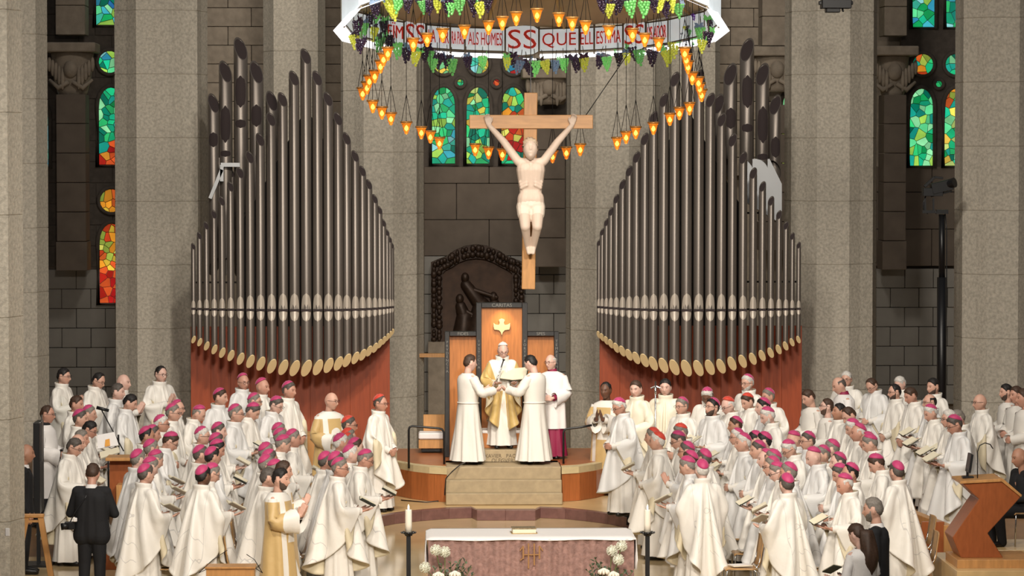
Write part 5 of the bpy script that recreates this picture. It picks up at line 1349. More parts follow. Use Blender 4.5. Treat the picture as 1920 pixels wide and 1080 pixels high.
def build_crowd():
    for c in CROWD:
        rr, pose, ex, cap, kind, hs, hc = c['rr'], c['pose'], c['ex'], c['cap'], c['kind'], c['hs'], c['hc']
        skin = 'd' if 'D' in ex else ('c' if 'C' in ex else rr.choice('aabp'))
        v = {'book': rr.choice((0, 1)), 'pray': 1, 'fold': 2, 'low': 3, 'open': 4, 'reach': 5}.get(pose, 0)
        r = person(kind, c['p'], c['face'], pose, c['head'], None if cap == '-' else cap, {'F': 'full', 'R': 'recede', 'B': 'fringe', 'X': 'bald'}[hs], hc, skin, 'G' in ex, 'b' in ex, c['size'], v, cool=rr.random() < .35)
        anc = min(ANCH, key=lambda a: (a[0] - c['px']) ** 2 + (a[1] - c['py']) ** 2)[2]
        hair_ = 'bald head' if hs == 'X' else ('balding' if hs == 'B' else '%s hair' % HN[hc])
        lab = 'person in %s, %s%s%s, %s, by %s' % (KN[kind].replace(' over', ',').replace(' cassock', ' cassock'), {'P': 'pink skullcap, ', 'R': 'red skullcap, ', '-': ''}[cap] + hair_, ', glasses' if 'G' in ex else '', ', beard' if 'b' in ex else '', {'pray': 'joined hands', 'book': 'booklet', 'fold': 'folded hands', 'low': 'hands low', 'reach': 'reaching'}[pose], anc)
        tag(r, lab, 'person', 'clergy by ' + anc)
        if pose == 'book' and 'N' not in ex: booklet(r, 'open booklet held by person, %s%s%s, by %s' % ({'P': 'pink skullcap, ', 'R': 'red skullcap, ', '-': ''}[cap], hair_, ', glasses' if 'G' in ex else '', anc), 'booklets by ' + anc)
LFT = 'by the cushioned bench organ'
crowd('''117 690 ch 70 pray f - F k G
179 698 ch 62 pray d - R k G
229 701 ch 72 pray f - X g
218 719 ch 78 fold f - F m
237 739 ch 78 low d - F k
300 686 ch 42 pray f - R k G
86 760 sur 78 fold f - R n G
141 742 ch 72 fold f - F n
165 760 ch 80 book f P F g
148 768 ch 82 book f P F m
161 789 ch 75 book d - F k G
150 806 ch 78 fold f - F g
143 813 ch 78 fold f - X g
132 821 ch 70 book d - F m G''', 'near the music microphone', 'clergy near the music microphone')
crowd('''331 750 ch 78 fold f P X g G
322 757 ch 75 low f P F g G
300 778 ch 85 fold f P F w G
364 758 ch 72 fold dd P B g
284 797 ch 88 fold f P F m
273 800 ch 92 fold f P R k C
309 808 ch 85 low dd P F n G
281 824 ch 110 book f P F g
257 843 ch 125 fold f P F g
284 844 ch 110 book d P F g
274 857 ch 115 fold d P F g
271 870 ch 128 book f P F m''', 'beside the kneeling wooden stall', 'bishops beside the wooden stall')
crowd('''410 728 ch 50 fold l P F n
455 700 ch 55 fold r P X g G
490 709 ch 62 fold f P X n
475 737 ch 78 low f P F g G
440 758 ch 78 book f P F g G
465 753 ch 66 low dd P F m
512 743 ch 62 fold d P F m G
540 715 ch 58 low f P F m
377 800 ch 80 fold f P F w G
408 792 ch 85 book f P F m
404 812 ch 95 fold f P F m
399 824 ch 90 book d P F k
374 835 ch 105 fold f P F m
396 838 ch 120 fold f P F k
389 869 ch 112 book d P F g G
379 873 ch 140 fold f P F k D''', 'before the red organ boards', 'bishops before the red organ boards')
crowd('''521 793 ch 95 fold f P F g
524 803 ch 85 fold f P F g
547 805 ch 95 book f P F g
523 816 ch 100 fold d P F g
497 830 ch 110 fold f P F g
503 843 ch 105 fold f P F m C
497 853 ch 110 fold f P F g
507 862 ch 108 fold d P F g
500 877 ch 100 fold f - F m
528 864 dal 92 pray f - F n
523 878 dal 72 pray f - F k b''', 'behind the gold robed deacon', 'clergy behind the gold robed deacon')
crowd('''652 780 ch 82 fold f R F m G
651 803 ch 88 fold f R F g
649 812 ch 90 fold f R F g
637 813 ch 105 fold f P F w
664 821 ch 95 fold f P F n
655 834 ch 100 fold f P F w
677 843 ch 88 book d P F g G
609 847 ch 115 fold f P F m
628 847 ch 110 fold f P F m
634 858 ch 98 book r P F g G''', 'near the cardinal at the dais edge', 'clergy near the dais edge')
crowd('''1167 746 ch -62 fold d P F w G
1280 745 ch -48 low f P F g G
1329 724 ch -28 low dd P F w D
1335 747 ch -55 book u P F k Gb
1403 702 ch -48 fold f P F w Gb
1371 744 ch -62 fold d R B w G
1407 737 ch -58 fold d R F n
1443 728 ch -38 fold r P F g
1433 746 ch -78 fold f P F k
1446 763 ch -74 fold d P F w b
1381 781 ch -78 book f P F n C
1384 803 ch -78 book f P F w G
1396 812 ch -80 fold f P F w
1418 808 ch -95 fold f P F k
1435 810 ch -95 fold f P F k
1424 826 ch -80 fold f P F m
1438 842 ch -82 fold f P B n
1452 843 ch -85 fold f P F g
1450 856 ch -80 book f P F g G
1466 866 ch -88 fold d P F g G
1481 867 ch -95 book f P F g
1476 888 ch -138 book r P F m''', 'before the camera mast organ', 'bishops before the camera mast organ')
crowd('''1226 802 ch -98 book f R F g
1235 810 ch -100 fold f R F w
1283 794 ch -75 fold d R F g
1279 808 ch -80 fold d P F m G
1290 828 ch -95 pray f P F m G
1296 845 ch -100 fold f P F n
1297 856 ch -110 book d P F g
1322 842 ch -130 fold f P F m
1317 862 ch -165 fold f P F w''', 'behind the candle near the front bishops', 'clergy behind the altar candle')
crowd('''1522 730 alb -68 fold d - F n
1550 748 alb -84 fold u - F n Gb
1573 757 ch -72 fold u - F k C
1600 760 ch -70 fold dd - R n
1580 706 surp -78 fold d - B m
1588 696 ch -25 fold f - F w G
1640 706 ch -52 fold dd - R n G
1692 705 ch -48 fold d - F w
1680 720 ch -75 low f - R k Gb
1714 726 ch -70 low d - F n
1752 709 ch -58 fold f - F k b
1746 738 ch -75 book f - B k G
1751 758 ch -70 book d P F w
1782 768 ch -75 book f - F w G
1803 768 ch -80 book d - F g
1797 778 ch -74 book d P F m G
1840 738 ch -74 low f - X g G
1889 720 alb -78 fold f - F k b
1908 724 alb -65 fold f - F n
1922 729 alb -80 fold f - F n''', 'near the wooden lectern', 'clergy near the wooden lectern')
crowd('''1606 785 ch -82 fold d P F w
1612 794 ch -85 fold f P B w
1495 808 ch -75 fold d P X n
1517 809 ch -70 fold f P F m G
1488 822 ch -72 fold dd P F w G
1562 824 ch -100 fold f P F g
1545 835 ch -70 fold f P F g
1533 838 ch -78 book d P X w
1574 848 ch -78 fold f P R m
1583 869 ch -76 fold d P F m
1597 868 ch -80 fold f P R k
1592 888 ch -76 book d P B w
1629 810 ch -85 fold f P B g
1639 814 ch -92 book d P F g
1654 849 ch -100 book dd P F n
1683 865 ch -128 fold r P F m''', 'near the black suited man and woman', 'bishops near the black suited couple')
relax(); build_crowd()
def one(px, py, kind, face, pose, head, label, H_=1.78, feet_z=None, size=1.0, cap=None, hs='full', hc='g', skin='a', Y=None, **kw):
    p = stand(px, py, H_ * size, feet_z)
    if Y is not None: q = at(px, py, Y); p = Vector((q.x, Y, feet_z)); size = (q.z - feet_z) / H_
    r = person(kind, p, face, pose, head, cap, hs, hc, skin, size=size, **kw); tag(r, label, 'person'); return r
one(711, 740, 'ch', 62, 'low', 'f', 'person in white chasuble with red skullcap standing alone at the dais edge', 1.785, ZD, 1.02, 'R', 'recede', 'm', 'b', glasses=True, v=3)
one(618, 735, 'dal', 38, 'fold', 'l', 'bald person in gold dalmatic with glasses before the red boards', 1.78, None, 1.0, hs='bald', skin='a', glasses=True, v=2)
pope = one(942, 640, 'pope', 8, 'book', 'd', 'person with white skullcap in gold and white chasuble before the throne', 1.785, ZP + .2, 1.02, 'W', 'fringe', 'w', 'p', Y=52.35, glasses=True, v=6)
acl = one(879, 665, 'alb', 112, 'reach', 'f', 'young dark haired person in white alb holding a microphone pole', 1.78, ZP, 1.02, hc='n', skin='p', Y=51.75, v=5)
acr = one(1001, 664, 'alb', -122, 'reach', 'd', 'young dark haired person in white alb holding a large book', 1.78, ZP, 1.02, hc='k', skin='p', Y=51.75, v=5)
mc = one(1035, 664, 'surp', -18, 'fold', 'r', 'person in white surplice over purple cassock beside the throne', 1.78, ZP, 1.03, hs='fringe', hc='w', skin='p', glasses=True, Y=52.65, v=2)
one(1137, 716, 'dal', -25, 'pray', 'f', 'dark skinned person in gold dalmatic with joined hands by the handrail', 1.78, ZD, 1.04, hs='recede', hc='k', skin='d', v=1)
one(1193, 713, 'cope', -48, 'fold', 'l', 'young brown haired person in cream cope before the red boards', 1.78, None, 1.02, hc='n', skin='p', v=2)
fer = one(1248, 710, 'cope', -12, 'low', 'f', 'dark haired person in cream cope holding a silver crozier', 1.78, None, 1.02, hc='k', skin='p', v=3)
one(1197, 772, 'sur', -84, 'reach', 'f', 'balding person in white surplice over black cassock with raised hands', 1.78, 0.0, 1.0, hs='fringe', hc='m', skin='a', glasses=True, v=5)
one(1641, 933, 'suit', -104, 'down', 'f', 'grey haired person in black suit beside the long haired woman', 1.78, 0.0, 1.03, hc='g', skin='a', beard=True, v=0)
pht = one(172, 867, 'suit', 172, 'camera', 'd', 'photographer in black suit seen from behind at the stall', 1.78, 0.0, 1.0, hc='n', skin='b', v=1)
one(46, 832, 'suit', 95, 'down', 'f', 'person in black suit standing between the pier and the screen', 1.78, 0.0, 1.0, hs='bald', skin='c', v=1)
# ================================================================= furniture and equipment
M_ply = mat('beech_plywood', (.52, .30, .12), rough=.35, var=.1, vscale=4, stretch=(1, 1, 6)); M_chr = mat('chrome', (.6, .6, .6), rough=.2, metal=1.0)
M_redw = mat('lectern_red_wood', (.30, .085, .025), rough=.32, var=.12, vscale=3, stretch=(8, 8, 2))
def curved(pts, x0, x1, th, m=7, sag=.0):
    """sheet following a YZ profile, slightly dished across"""
    v = []
    for (y, z) in pts:
        for j in range(m):
            t = j / (m - 1); x = x0 + (x1 - x0) * t; b = sag * (1 - (2 * t - 1) ** 2); v.append((x, y + b, z))
    n = len(pts); f = [(i * m + j, i * m + j + 1, (i + 1) * m + j + 1, (i + 1) * m + j) for i in range(n - 1) for j in range(m - 1)]
    k = len(v); v += [(a, b + th * .7, c - th * .7) for a, b, c in v]
    f += [tuple(k + q for q in reversed(ff)) for ff in f]
    per = [i * m for i in range(n)]; pr2 = [i * m + m - 1 for i in range(n)]
    for a, b in list(zip(per, per[1:])): f.append((a, b, k + b, k + a))
    for a, b in list(zip(pr2, pr2[1:])): f.append((a, k + a, k + b, b))
    for j in range(m - 1): f.append((j, k + j, k + j + 1, j + 1)); e = (n - 1) * m; f.append((e + j, e + j + 1, k + e + j + 1, k + e + j))
    return MB().add(v, f)
def chair_proto():
    g = empty('chair')
    curved([(-.22, .43), (-.20, .45), (-.05, .445), (.12, .44), (.19, .45)], -.215, .215, .014).obj('seat', M_ply, g, True)
    curved([(.195, .47), (.225, .56), (.245, .70), (.265, .84), (.262, .86)], -.215, .215, .014, sag=.03).obj('backrest', M_ply, g, True)
    for s in (-1, 1):
        MB().tube([(s * .20, -.18, .44), (s * .215, -.20, .40), (s * .23, -.22, .0)], .011, 7).obj('leg', M_chr, g, True)
        MB().tube([(s * .20, .14, .44), (s * .21, .18, .40), (s * .23, .24, .0)], .011, 7).obj('leg', M_chr, g, True)
        MB().tube([(s * .20, -.18, .435), (s * .20, .16, .435), (s * .18, .215, .5), (s * .17, .24, .62)], .010, 7).obj('side_rail', M_chr, g, True)
    MB().tube([(-.20, .14, .43), (.20, .14, .43)], .009, 6).obj('cross_rail', M_chr, g, True)
    return g
CH0 = chair_proto(); first = [True]
def chair(px, py, face, lab, z=None, paper=True):
    p = onz(px, py, 0); g = CH0 if first[0] else copy_tree(CH0); first[0] = False
    zz = ramp_z(p.y); p = onz(px, py, zz); g.location = (p.x, p.y, ramp_z(p.y)); g.rotation_euler = (0, 0, math.radians(face))
    tag(g, 'beech chair with chrome legs ' + lab, 'chair', 'chairs ' + lab)
    if paper:
        b = tag(empty('booklet'), 'closed pale booklet lying on a beech chair ' + lab, 'booklet', 'booklets on chairs ' + lab)
        MB().box((0, 0, .006), (.2, .27, .012)).obj('pages', M_paper, b); MB().box((0, 0, .0135), (.202, .272, .003)).obj('cover', M_lace, b)
        b.location = Vector(g.location) + Vector((0, 0, .462)); b.rotation_euler = (0, 0, math.radians(face + rnd.uniform(-25, 25)))
for px, py, f in ((318, 1128, 88), (336, 1098, 90), (352, 1070, 86), (362, 1040, 84), (462, 1128, 92), (474, 1096, 90), (492, 1060, 88), (590, 1105, 92), (600, 1075, 90)): chair(px, py, f, 'among the bishops by the gold deacon')
for px, py, f in ((1388, 1128, -88), (1404, 1098, -90), (1398, 1068, -88), (1410, 1038, -90), (1534, 1130, -86), (1548, 1100, -88), (1552, 1070, -88), (1566, 1040, -88), (1716, 1120, -90), (1712, 1086, -88)): chair(px, py, f, 'among the bishops by the suited couple')
# left stall desk
def block_thing(name, label, cat, parts, Y, base):
    """parts: (name, px0, px1, py0, py1, depth, dy, material)"""
    g = tag(empty(name, Vector((at(base, 900, Y).x, Y, 0))), label, cat)
    for nm, x0, x1, y0, y1, th, dy, m in parts:
        a, b = at(x0, y0, Y) - g.location, at(x1, y1, Y) - g.location; zb = max(b.z, .0)
        MB().box(((a.x + b.x) / 2, dy + th / 2, (a.z + zb) / 2), (b.x - a.x, th, a.z - zb)).obj(nm, m, g, bevel=.006)
    return g
block_thing('prayer_stall', 'reddish wooden prayer stall in front of the photographer', 'stall', [('desk_top', 200, 252, 856, 862, .5, -.2, M_oak), ('desk_front', 205, 248, 863, 960, .05, .0, M_redw), ('end_panel', 222, 248, 905, 1040, .6, -.35, M_oak), ('kneeler', 196, 236, 1000, 1060, .3, -.5, M_redw)], 44.6, 225)
block_thing('choir_bench', 'low warm oak bench front below the red organ boards', 'bench', [('bench_front', 545, 604, 818, 905, .06, 0, M_oak), ('bench_top', 542, 606, 812, 818, .35, 0, M_oak)], 50.6, 575)
# pew running towards the lectern
pw = tag(empty('pew', onz(1778, 1062, 0)), 'warm oak pew with a squared end beside the lectern', 'pew'); po = pw.location.copy()
a = at(1778, 985, po.y) - po; zt = a.z
MB().box((0, .06, zt / 2), (.125, .12, zt)).obj('end_post', M_oak, pw, bevel=.006)
far = Vector((-.55, 3.6, zt + .05)); MB().bar((0, .12, zt - .06), far + Vector((0, 0, -.06)), .12, .12).obj('top_rail', M_oak, pw, bevel=.006)
MB().extr([(0.03, .12, .12), (0.03, .12, zt - .13), far + Vector((.03, 0, -.13)), far + Vector((.03, 0, -zt + .15))], (-.05, 0, 0)).obj('back_panel', M_redw, pw)
MB().extr([(-.05, .1, .40), (-.42, .1, .40), (far.x - .42, 3.4, .46), (far.x - .05, 3.4, .46)], (0, 0, .05)).obj('seat', M_oak, pw)
MB().extr([(-.05, .05, 0), (-.46, .05, .0), (-.36, .05, .62), (-.05, .05, .62)], (0, .06, 0)).obj('seat_end', M_redw, pw, bevel=.004)
# lectern
YLc = 40.2; lec = tag(empty('lectern', (at(1840, 1045, YLc).x, YLc, 0)), 'waisted red wood lectern with papers and a small screen', 'lectern'); lo_ = lec.location
def lp(px, py, dy=0): q = at(px, py, YLc) - lo_; return Vector((q.x, dy, q.z))
MB().extr([lp(*q) for q in ((1802, 1046), (1786, 1008), (1836, 936), (1806, 908), (1878, 903), (1914, 932), (1852, 1000), (1881, 1046))], (0, .62, 0)).obj('body', M_redw, lec, bevel=.008)
MB().extr([lp(1800, 907, -.02), lp(1800, 902, -.02), lp(1880, 897, -.02), lp(1916, 928, -.02), lp(1914, 932, -.02), lp(1878, 903, -.02)], (0, .66, 0)).obj('desk_top', M_oak, lec, bevel=.004)
b0 = lp(1790, 1046); b1 = lp(1935, 1062); MB().box(((b0.x + b1.x) / 2, .25, (b0.z + b1.z) / 2), (b1.x - b0.x, .9, b0.z - b1.z)).obj('plinth', M_oak, lec, bevel=.006)
p0 = lp(1783, 1062); p1 = lp(1960, 1100); zb = max(p1.z, -lo_.z); MB().box(((p0.x + p1.x) / 2, .5, p0.z / 2), (p1.x - p0.x, 1.9, p0.z)).obj('platform', M_daisw, lec, bevel=.006)
mon = tag(empty('monitor', Vector(lo_) + lp(1822, 903, .30) + Vector((0, 0, .02))), 'small black screen standing on the lectern', 'screen')
MB().box((0, 0, .01), (.14, .12, .02)).obj('foot', M_black, mon); MB().box((0, .02, .06), (.03, .02, .1)).obj('stem', M_black, mon); MB().box((.02, 0, .19), (.03, .26, .24), Matrix.Rotation(.15, 3, 'Y')).obj('display', M_black, mon, bevel=.004)
MB().tube([lp(1838, 903, .2), lp(1838, 850, .2), lp(1842, 838, .2), lp(1852, 833, .2), lp(1862, 836, .2), lp(1867, 844, .2)], .007, 7).obj('gooseneck_lamp', M_black, lec, True)
ps = tag(empty('paper_sheets', Vector(lo_) + lp(1878, 899, .25)), 'loose white sheets on the sloping side of the lectern', 'papers')
MB().extr([(0, 0, .02), (.26, 0, -.20), (.26, .24, -.20), (0, .24, .02)], (.0, 0, .012)).obj('sheet', M_lace, ps)
# black camera mast with remote head
YM = 55.0; ms = tag(empty('camera_mast', Vector((at(1766, 700, YM).x, YM, ramp_z(YM)))), 'tall black mast carrying a remote film camera', 'camera mast'); mo = ms.location
def mp(px, py, dy=0): q = at(px, py, YM) - mo; return Vector((q.x, dy, q.z))
MB().tube([(0, 0, 0), mp(1766, 520)], .085, 12).obj('lower_mast', M_black, ms, True); MB().tube([mp(1766, 520), mp(1766, 402)], .055, 12).obj('upper_mast', M_black, ms, True)
MB().lathe([(.2, 0), (.2, .04), (.09, .08)], n=16).obj('base', M_black, ms)
mb = MB(); mb.box(mp(1766, 397), (.2, .16, .07)); mb.box(mp(1752, 397), (.42, .08, .05)); mb.bar(mp(1735, 398), mp(1734, 372), .035); mb.bar(mp(1750, 396), mp(1750, 372), .03); mb.obj('pan_head', M_black, ms)
mb = MB(); mb.box(mp(1748, 360), (.34, .2, .14)); mb.box(mp(1765, 350), (.36, .22, .18), Matrix.Rotation(-.25, 3, 'Y')); mb.bar(mp(1733, 350), mp(1752, 332), .05); mb.bar(mp(1752, 332), mp(1768, 334), .04); mb.tube([mp(1778, 345, -.05), mp(1788, 342, -.12)], [.08, .09], 12); mb.bar(mp(1745, 368), mp(1785, 358), .03); mb.obj('camera_body', M_black, ms, bevel=.004)
MB().tube([mp(1738, 362), mp(1731, 380), mp(1732, 398), mp(1740, 400)], .012, 6).obj('cable', M_black, ms, True)
MB().tube([mp(1772, 400), mp(1775, 430), mp(1775, 560), mp(1773, 690)], .01, 6).obj('cable', M_black, ms, True)
# hanging projector cluster high above
hp = tag(empty('hanging_projector', at(1567, 8, 50)), 'black theatre projector cluster hanging high before the column', 'projector'); ho = hp.location
mb = MB(); mb.box((0, 0, .0), (.46, .3, .14)); mb.box((-.05, 0, -.09), (.22, .22, .08)); mb.bar((-.27, 0, .02), (.27, 0, .02), .06); mb.bar((-.1, 0, -.06), (-.14, 0, -.12), .03); mb.bar((.1, 0, -.06), (.12, 0, -.12), .03); mb.obj('projector_body', M_black, hp, bevel=.01)
MB().tube([(0, 0, .05), (0, 0, 3.2)], .02, 8).obj('hanging_pole', M_black, hp)
# bottom left: easel trestle, black monitor on a stand, socket
tr = tag(empty('trestle', onz(62, 1110, 0)), 'pale oak A shaped trestle beside the dark stone pier', 'trestle'); to = tr.location; YT2 = to.y
def tp(px, py, dy=0): q = at(px, py, YT2) - to; return Vector((q.x, dy, q.z))
for x0, x1 in ((25, 50), (98, 76)): MB().bar(tp(x0 - 3 * (1 if x0 < 60 else -1), 1110), tp(x1, 968), .075, .06, up=(0, 1, 0)).obj('leg', M_oak, tr, bevel=.004)
MB().bar(tp(42, 967), tp(83, 967), .05, .09, up=(0, 1, 0)).obj('top_bar', M_oak, tr, bevel=.01)
MB().bar(tp(47, 977), tp(78, 977), .03, .05, up=(0, 1, 0)).obj('cross_bar', M_oak, tr)
sn = tag(empty('screen_stand', onz(77, 1060, 0)), 'black upright screen panel on a stand beside the black suited man', 'screen'); so = sn.location; YS = so.y
def sp_(px, py, dy=0): q = at(px, py, YS) - so; return Vector((q.x, dy, q.z))
a = sp_(66, 790); b = sp_(79, 960); MB().box(((a.x + b.x) / 2, 0, (a.z + b.z) / 2), (b.x - a.x, .5, a.z - b.z)).obj('panel', M_black, sn, bevel=.006)
MB().bar(sp_(80, 777, -.1), sp_(80, 865, -.1), .02).obj('metal_edge', M_chr, sn); MB().bar(sp_(72, 960), (sp_(72, 960).x, 0, 0), .05).obj('post', M_black, sn); MB().box((sp_(72, 960).x, 0, .015), (.4, .5, .03)).obj('base', M_black, sn)
sk = tag(MB().box((0, 0, 0), (.055, .03, .10)).obj('wall_socket', M_lace, None, bevel=.008, loc=at(14, 998, 38.32)), 'white plastic socket on the dark stone pier', 'socket')
# low wooden reading desk at the front with microphone
ld = tag(empty('reading_desk', onz(431, 1180, 0)), 'low pale wooden reading desk in front of the gold deacon', 'desk'); lo2 = ld.location; Yd = lo2.y
def dp(px, py, dy=0): q = at(px, py, Yd) - lo2; return Vector((q.x, dy, q.z))
a = dp(384, 1063); b = dp(479, 1063); MB().box(((a.x + b.x) / 2, .15, a.z - .012), (b.x - a.x, .34, .024)).obj('desk_top', M_oak, ld, bevel=.004); MB().box(((a.x + b.x) / 2, .15, (a.z - .03) / 2), (b.x - a.x - .03, .3, a.z - .03)).obj('desk_body', M_oak, ld)
for x0, x1, yt in ((372, 426, 1032), (492, 462, 1040)): MB().tube([dp(x0 + (20 if x0 < 400 else -14), 1066, .05), dp(x0, 1075, .03), dp((x0 + x1) / 2, 1050, .03), dp(x1, yt, .03)], .005, 6).obj('gooseneck_microphone', M_black, ld, True)
# microphone on a boom and a score on a stand among the priests
Yb = 47.0; mk = tag(empty('microphone_stand', Vector((at(222, 840, Yb).x, Yb, ramp_z(Yb)))), 'black boom microphone stand in front of the priests', 'microphone'); ko2 = mk.location
def kp(px, py, dy=0): q = at(px, py, Yb) - ko2; return Vector((q.x, dy, q.z))
MB().tube([(0, 0, 0), kp(222, 815)], .014, 8).obj('pole', M_black, mk); MB().tube([kp(232, 846), kp(190, 768)], .009, 7).obj('boom', M_black, mk); MB().tube([kp(204, 770), kp(181, 764)], [.022, .026], 8).obj('microphone', M_black, mk, True)
for k in range(3): a = 2 * PI * k / 3; MB().tube([(0, 0, .1), (.26 * math.cos(a), .26 * math.sin(a), .0)], .011, 6).obj('leg', M_black, mk)
ss = tag(empty('score_stand', Vector((at(203, 860, 45.8).x, 45.8, 0))), 'stand holding an open illustrated score near the boom microphone', 'stand'); s2 = ss.location
def scp(px, py, dy=0): q = at(px, py, 45.8) - s2; return Vector((q.x, dy, q.z))
MB().extr([scp(182, 842, .05), scp(222, 835, .05), scp(212, 812, .2), scp(180, 818, .2)], (.0, .01, -.01)).obj('open_score', M_lace, ss); MB().extr([scp(190, 858, -.1), scp(226, 846, -.1), scp(222, 838, .02), scp(186, 848, .02)], (0, .01, -.015)).obj('lower_page', M_paper, ss)
MB().extr([scp(196, 838, .04), scp(206, 836, .04), scp(204, 824, .12), scp(196, 826, .12)], (0, -.004, .002)).obj('printed_picture', mat('orange_print', (.75, .35, .06), rough=.7), ss)
MB().tube([(0, 0, 0), (0, 0, scp(203, 858).z)], .012, 7).obj('pole', M_black, ss)
# the celebrant's book and the hand-held microphone pole
bk2 = tag(empty('ritual_book', at(962, 713, 52.05)), 'large open book with cream pages held before the celebrant', 'book')
for s in (-1, 1): MB().extr([(0, 0, 0), (s * .21, 0, .03), (s * .21, .30, .03), (0, .30, 0)], (0, 0, .012)).obj('page_block', M_paper, bk2)
MB().extr([(-.22, 0, .022), (0, 0, -.008), (.22, 0, .022), (.22, .31, .022), (0, .31, -.008), (-.22, .31, .022)], (0, 0, -.005)).obj('cover', M_green, bk2); bk2.rotation_euler = (math.radians(35), 0, math.radians(-12))
mpz = at(921, 745, 52.0); mtz = at(944, 676, 52.05); mm = tag(empty('microphone_pole', mpz), 'slim silver microphone pole held up to the celebrant', 'microphone')
MB().tube([(0, 0, 0), mtz - mpz], [.012, .011], 8).obj('pole', M_chr, mm, True); MB().tube([mtz - mpz, (mtz - mpz) * 1.04], [.02, .022], 8).obj('microphone', M_black, mm, True)
# silver crozier with crucifix
cz = at(1229, 800, fer.location.y - .35); crz = tag(empty('crozier', Vector((cz.x, cz.y, fer.location.z - .03))), 'silver processional staff topped by a small crucifix', 'staff'); zz = crz.location
def zp(px, py): q = at(px, py, cz.y) - zz; return Vector((q.x, 0, q.z))
MB().tube([(0, 0, 0), zp(1229, 730)], .013, 8).obj('staff', M_chr, crz, True); MB().tube([zp(1229, 732), zp(1229, 715)], .014, 6).obj('cross_upright', M_chr, crz); MB().tube([zp(1220, 728), zp(1229, 724), zp(1238, 728)], .012, 6).obj('cross_arm', M_chr, crz)
MB().tube([zp(1229, 742), zp(1229, 726)], [.012, .022], 8).obj('small_figure', M_chr, crz, True)
# woman with long brown hair
def woman(px, py, face, label):
    size = .94; p = stand(px, py, 1.78 * size, 0.0); r = tag(empty('person', p, math.radians(face)), label, 'person'); r.scale = (size,) * 3
    bm_, M = body_var('book', HEADS['d']); child('body', bm_, r, color=SKINS['p'])
    mb = MB(); robe_rows(mb, [(1.48, .09, .09, .01), (1.462, .15, .11, .01), (1.44, .205, .125, .01), (1.40, .242, .148, .01), (1.33, .225, .155, .01), (1.22, .21, .16, 0), (1.08, .195, .15, 0), (.92, .225, .185, 0), (.45, .26, .22, 0)], 24, 40, 8, .05, 4, 1.0)
    for s in (-1, 1): sleeve(mb, s, POSES['book'], .062, .055, .042, 0, s + 2, upto=.97)
    mb.obj('dress', M_lace, r, True)
    child('hair', hair('full', .016, 2), r, M, HAIRS['n'])
    mb = MB(); v = []; n = 20
    for i in range(12):
        t = i / 11; z = 1.70 - .52 * t; w_ = .080 + .030 * math.sin(PI * t) - .075 * max(0, (t - .7) / .3) ** 1.6; d = .075 + .015 * math.sin(PI * t) - .045 * max(0, (t - .7) / .3)
        for k in range(n):
            a = 2 * PI * k / n; q = 1 + .10 * math.sin(5 * a + 7 * t) + .06 * math.sin(9 * a + 9 * t); v.append((w_ * q * math.sin(a), .075 + .07 * min(1, t * 2) - d * q * math.cos(a), z))
    mb.add(v, grid_faces(n, 11)); mb.f.append(tuple(range(n))); mb.f.append(tuple(11 * n + k for k in range(n)))
    o = mb.obj('long_hair', M_hair, r, True); o.color = HAIRS['n']
    for s in (-1, 1): child('shoe', simple(('shoe', s), lambda: shoe_mesh(s), M_shoe), r)
    booklet(r, 'open booklet held by the long haired woman', 'booklets near the suited couple')
woman(1614, 980, -138, 'person with long brown hair in white dress beside the suited man')
# seated person in black behind the lectern
def seated(px, py, Y, face, label):
    p = at(px, py, Y); p.z -= 1.78; r = tag(empty('person', p, math.radians(face)), label, 'person')
    me, M = body_mesh('book', 12, 0, seated=True); me.materials.append(M_skin); child('body', me, r, color=SKINS['c'])
    mb = MB(); pz = POSES['book']
    for s in (-1, 1):
        capsule(mb, (s * .085, .02, 1.31), (s * .09, .015, .98), .135, .14, 14); capsule(mb, (s * .05, .02, 1.41), P2(SH, s), .07, .075, 12)
        el = Vector(P2(pz['el'], s)); wr = Vector(P2(pz['wr'], s)); capsule(mb, P2(SH, s), el, .07, .06, 12); capsule(mb, el, el.lerp(wr, .92), .06, .045, 12)
    m2 = voxel(mb.mesh('suit_jacket'), .012, True, 3); m2.materials.append(M_blackc); child('suit_jacket', m2, r)
    mb = MB()
    for s in (-1, 1): capsule(mb, (s * .09, .0, .93), (s * .13, -.42, .93), .11, .085, 12); capsule(mb, (s * .13, -.42, .93), (s * .14, -.36, .52), .082, .06, 12)
    m3 = voxel(mb.mesh('trousers'), .012, True, 2); m3.materials.append(M_blackc); child('trousers', m3, r)
    for s in (-1, 1):
        o = child('shoe', simple(('shoe', s), lambda: shoe_mesh(s), M_shoe), r); o.location = (s * .03, -.40, .45)
    ch = copy_tree(CH0); ch.location = (p.x, p.y, p.z + .47); ch.rotation_euler = (0, 0, math.radians(face)); tag(ch, 'beech chair under the seated person behind the lectern', 'chair'); ch.pop('group', None)
    pf = tag(MB().box((0, 0, (p.z + .465) / 2), (1.3, 1.2, p.z + .465)).obj('wooden_podium', M_daisw, None, bevel=.006, loc=(p.x + .1, p.y, 0)), 'low oak podium carrying the chair behind the lectern', 'podium')
seated(1916, 838, 42.6, -72, 'seated person in black suit behind the lectern')

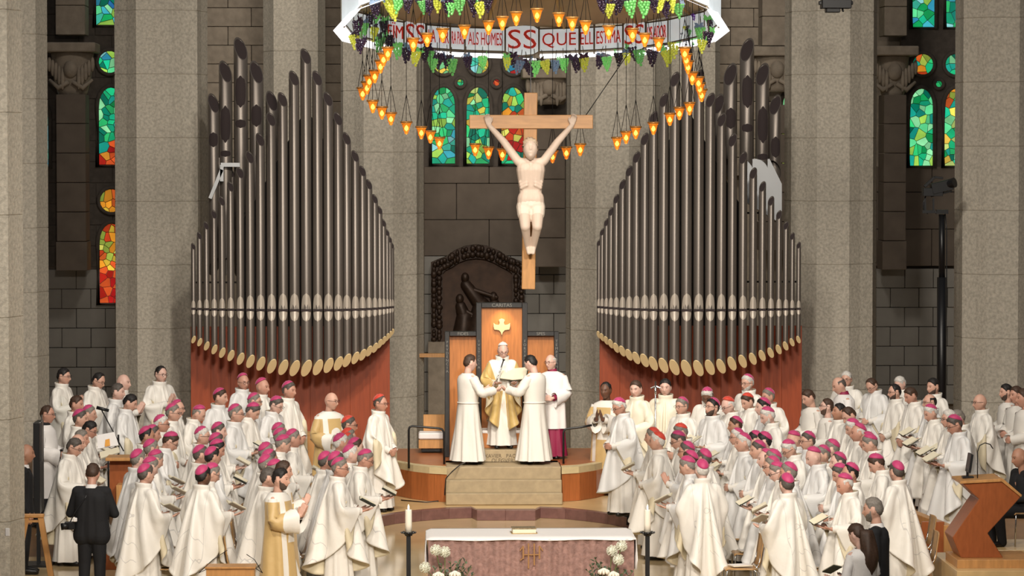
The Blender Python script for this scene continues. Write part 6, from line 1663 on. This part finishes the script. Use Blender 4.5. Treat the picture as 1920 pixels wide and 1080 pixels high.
# black cable trailing down beside the steps
cb = [at(872, 868, 51.4), at(862, 872, 51.2), at(848, 884, 51.0), at(836, 897, 50.7)]
cbl = [Vector((p.x, p.y, max(p.z, ZD + .01))) for p in cb] + [Vector((onz(833, 938, ZD).x, onz(833, 938, ZD).y - .1, ZD + .012)), Vector((onz(800, 943, ZD).x, onz(800, 943, ZD).y, ZD + .012)), Vector((onz(752, 939, ZD).x, onz(752, 939, ZD).y, ZD + .012))]
wire('black cable trailing from the steps along the curved platform', cbl, .010)
# still camera hanging at the photographer's hip
pcm = tag(empty('still_camera', pht.location + Vector((-.27, -.10, .98))), 'black still camera with flash hanging at the photographer hip', 'camera')
MB().box((0, 0, 0), (.14, .08, .10)).obj('camera_body', M_black, pcm, bevel=.01); MB().tube([(-.02, -.03, 0), (-.11, -.05, -.01)], [.04, .045], 12).obj('lens', M_black, pcm, True); MB().box((.07, -.05, .08), (.05, .05, .05)).obj('flash_cap', M_lace, pcm, bevel=.008); MB().tube([(0, 0, .04), (.06, -.06, .16), (.20, -.05, .36), (.24, .0, .44)], .007, 6).obj('strap', M_black, pcm)
# clear acrylic sound screens behind the singers and by the camera mast
M_acr = mat('clear_acrylic', (.96, .98, .98), rough=.02, trans=1.0, spec=.3); M_acr.node_tree.nodes['Principled BSDF'].inputs['IOR'].default_value = 1.12
def acrylic(label, x0, x1, y0, Y):
    g = tag(empty('acrylic_screen', Vector((at((x0 + x1) / 2, 800, Y).x, Y, ramp_z(Y)))), label, 'screen'); o = g.location; a = at(x0, y0, Y) - o; b = at(x1, y0, Y) - o; c = (a.x + b.x) / 2; hw = (b.x - a.x) / 2; n = 10; v = []
    arc = [(c - hw * math.cos(PI * i / n), a.z - .35 + .35 * math.sin(PI * i / n)) for i in range(n + 1)]
    MB().extr([(c - hw, 0, 0.02)] + [(x, 0, z) for x, z in arc] + [(c + hw, 0, .02)], (0, .012, 0)).obj('clear_panel', M_acr, g); MB().box((c, .006, .012), (hw * 2, .25, .024)).obj('foot', M_alu, g)
acrylic('clear arched acrylic sound screen behind the singers', 96, 134, 742, 48.6)
acrylic('clear arched acrylic sound screen near the camera mast', 1700, 1738, 722, 53.9)
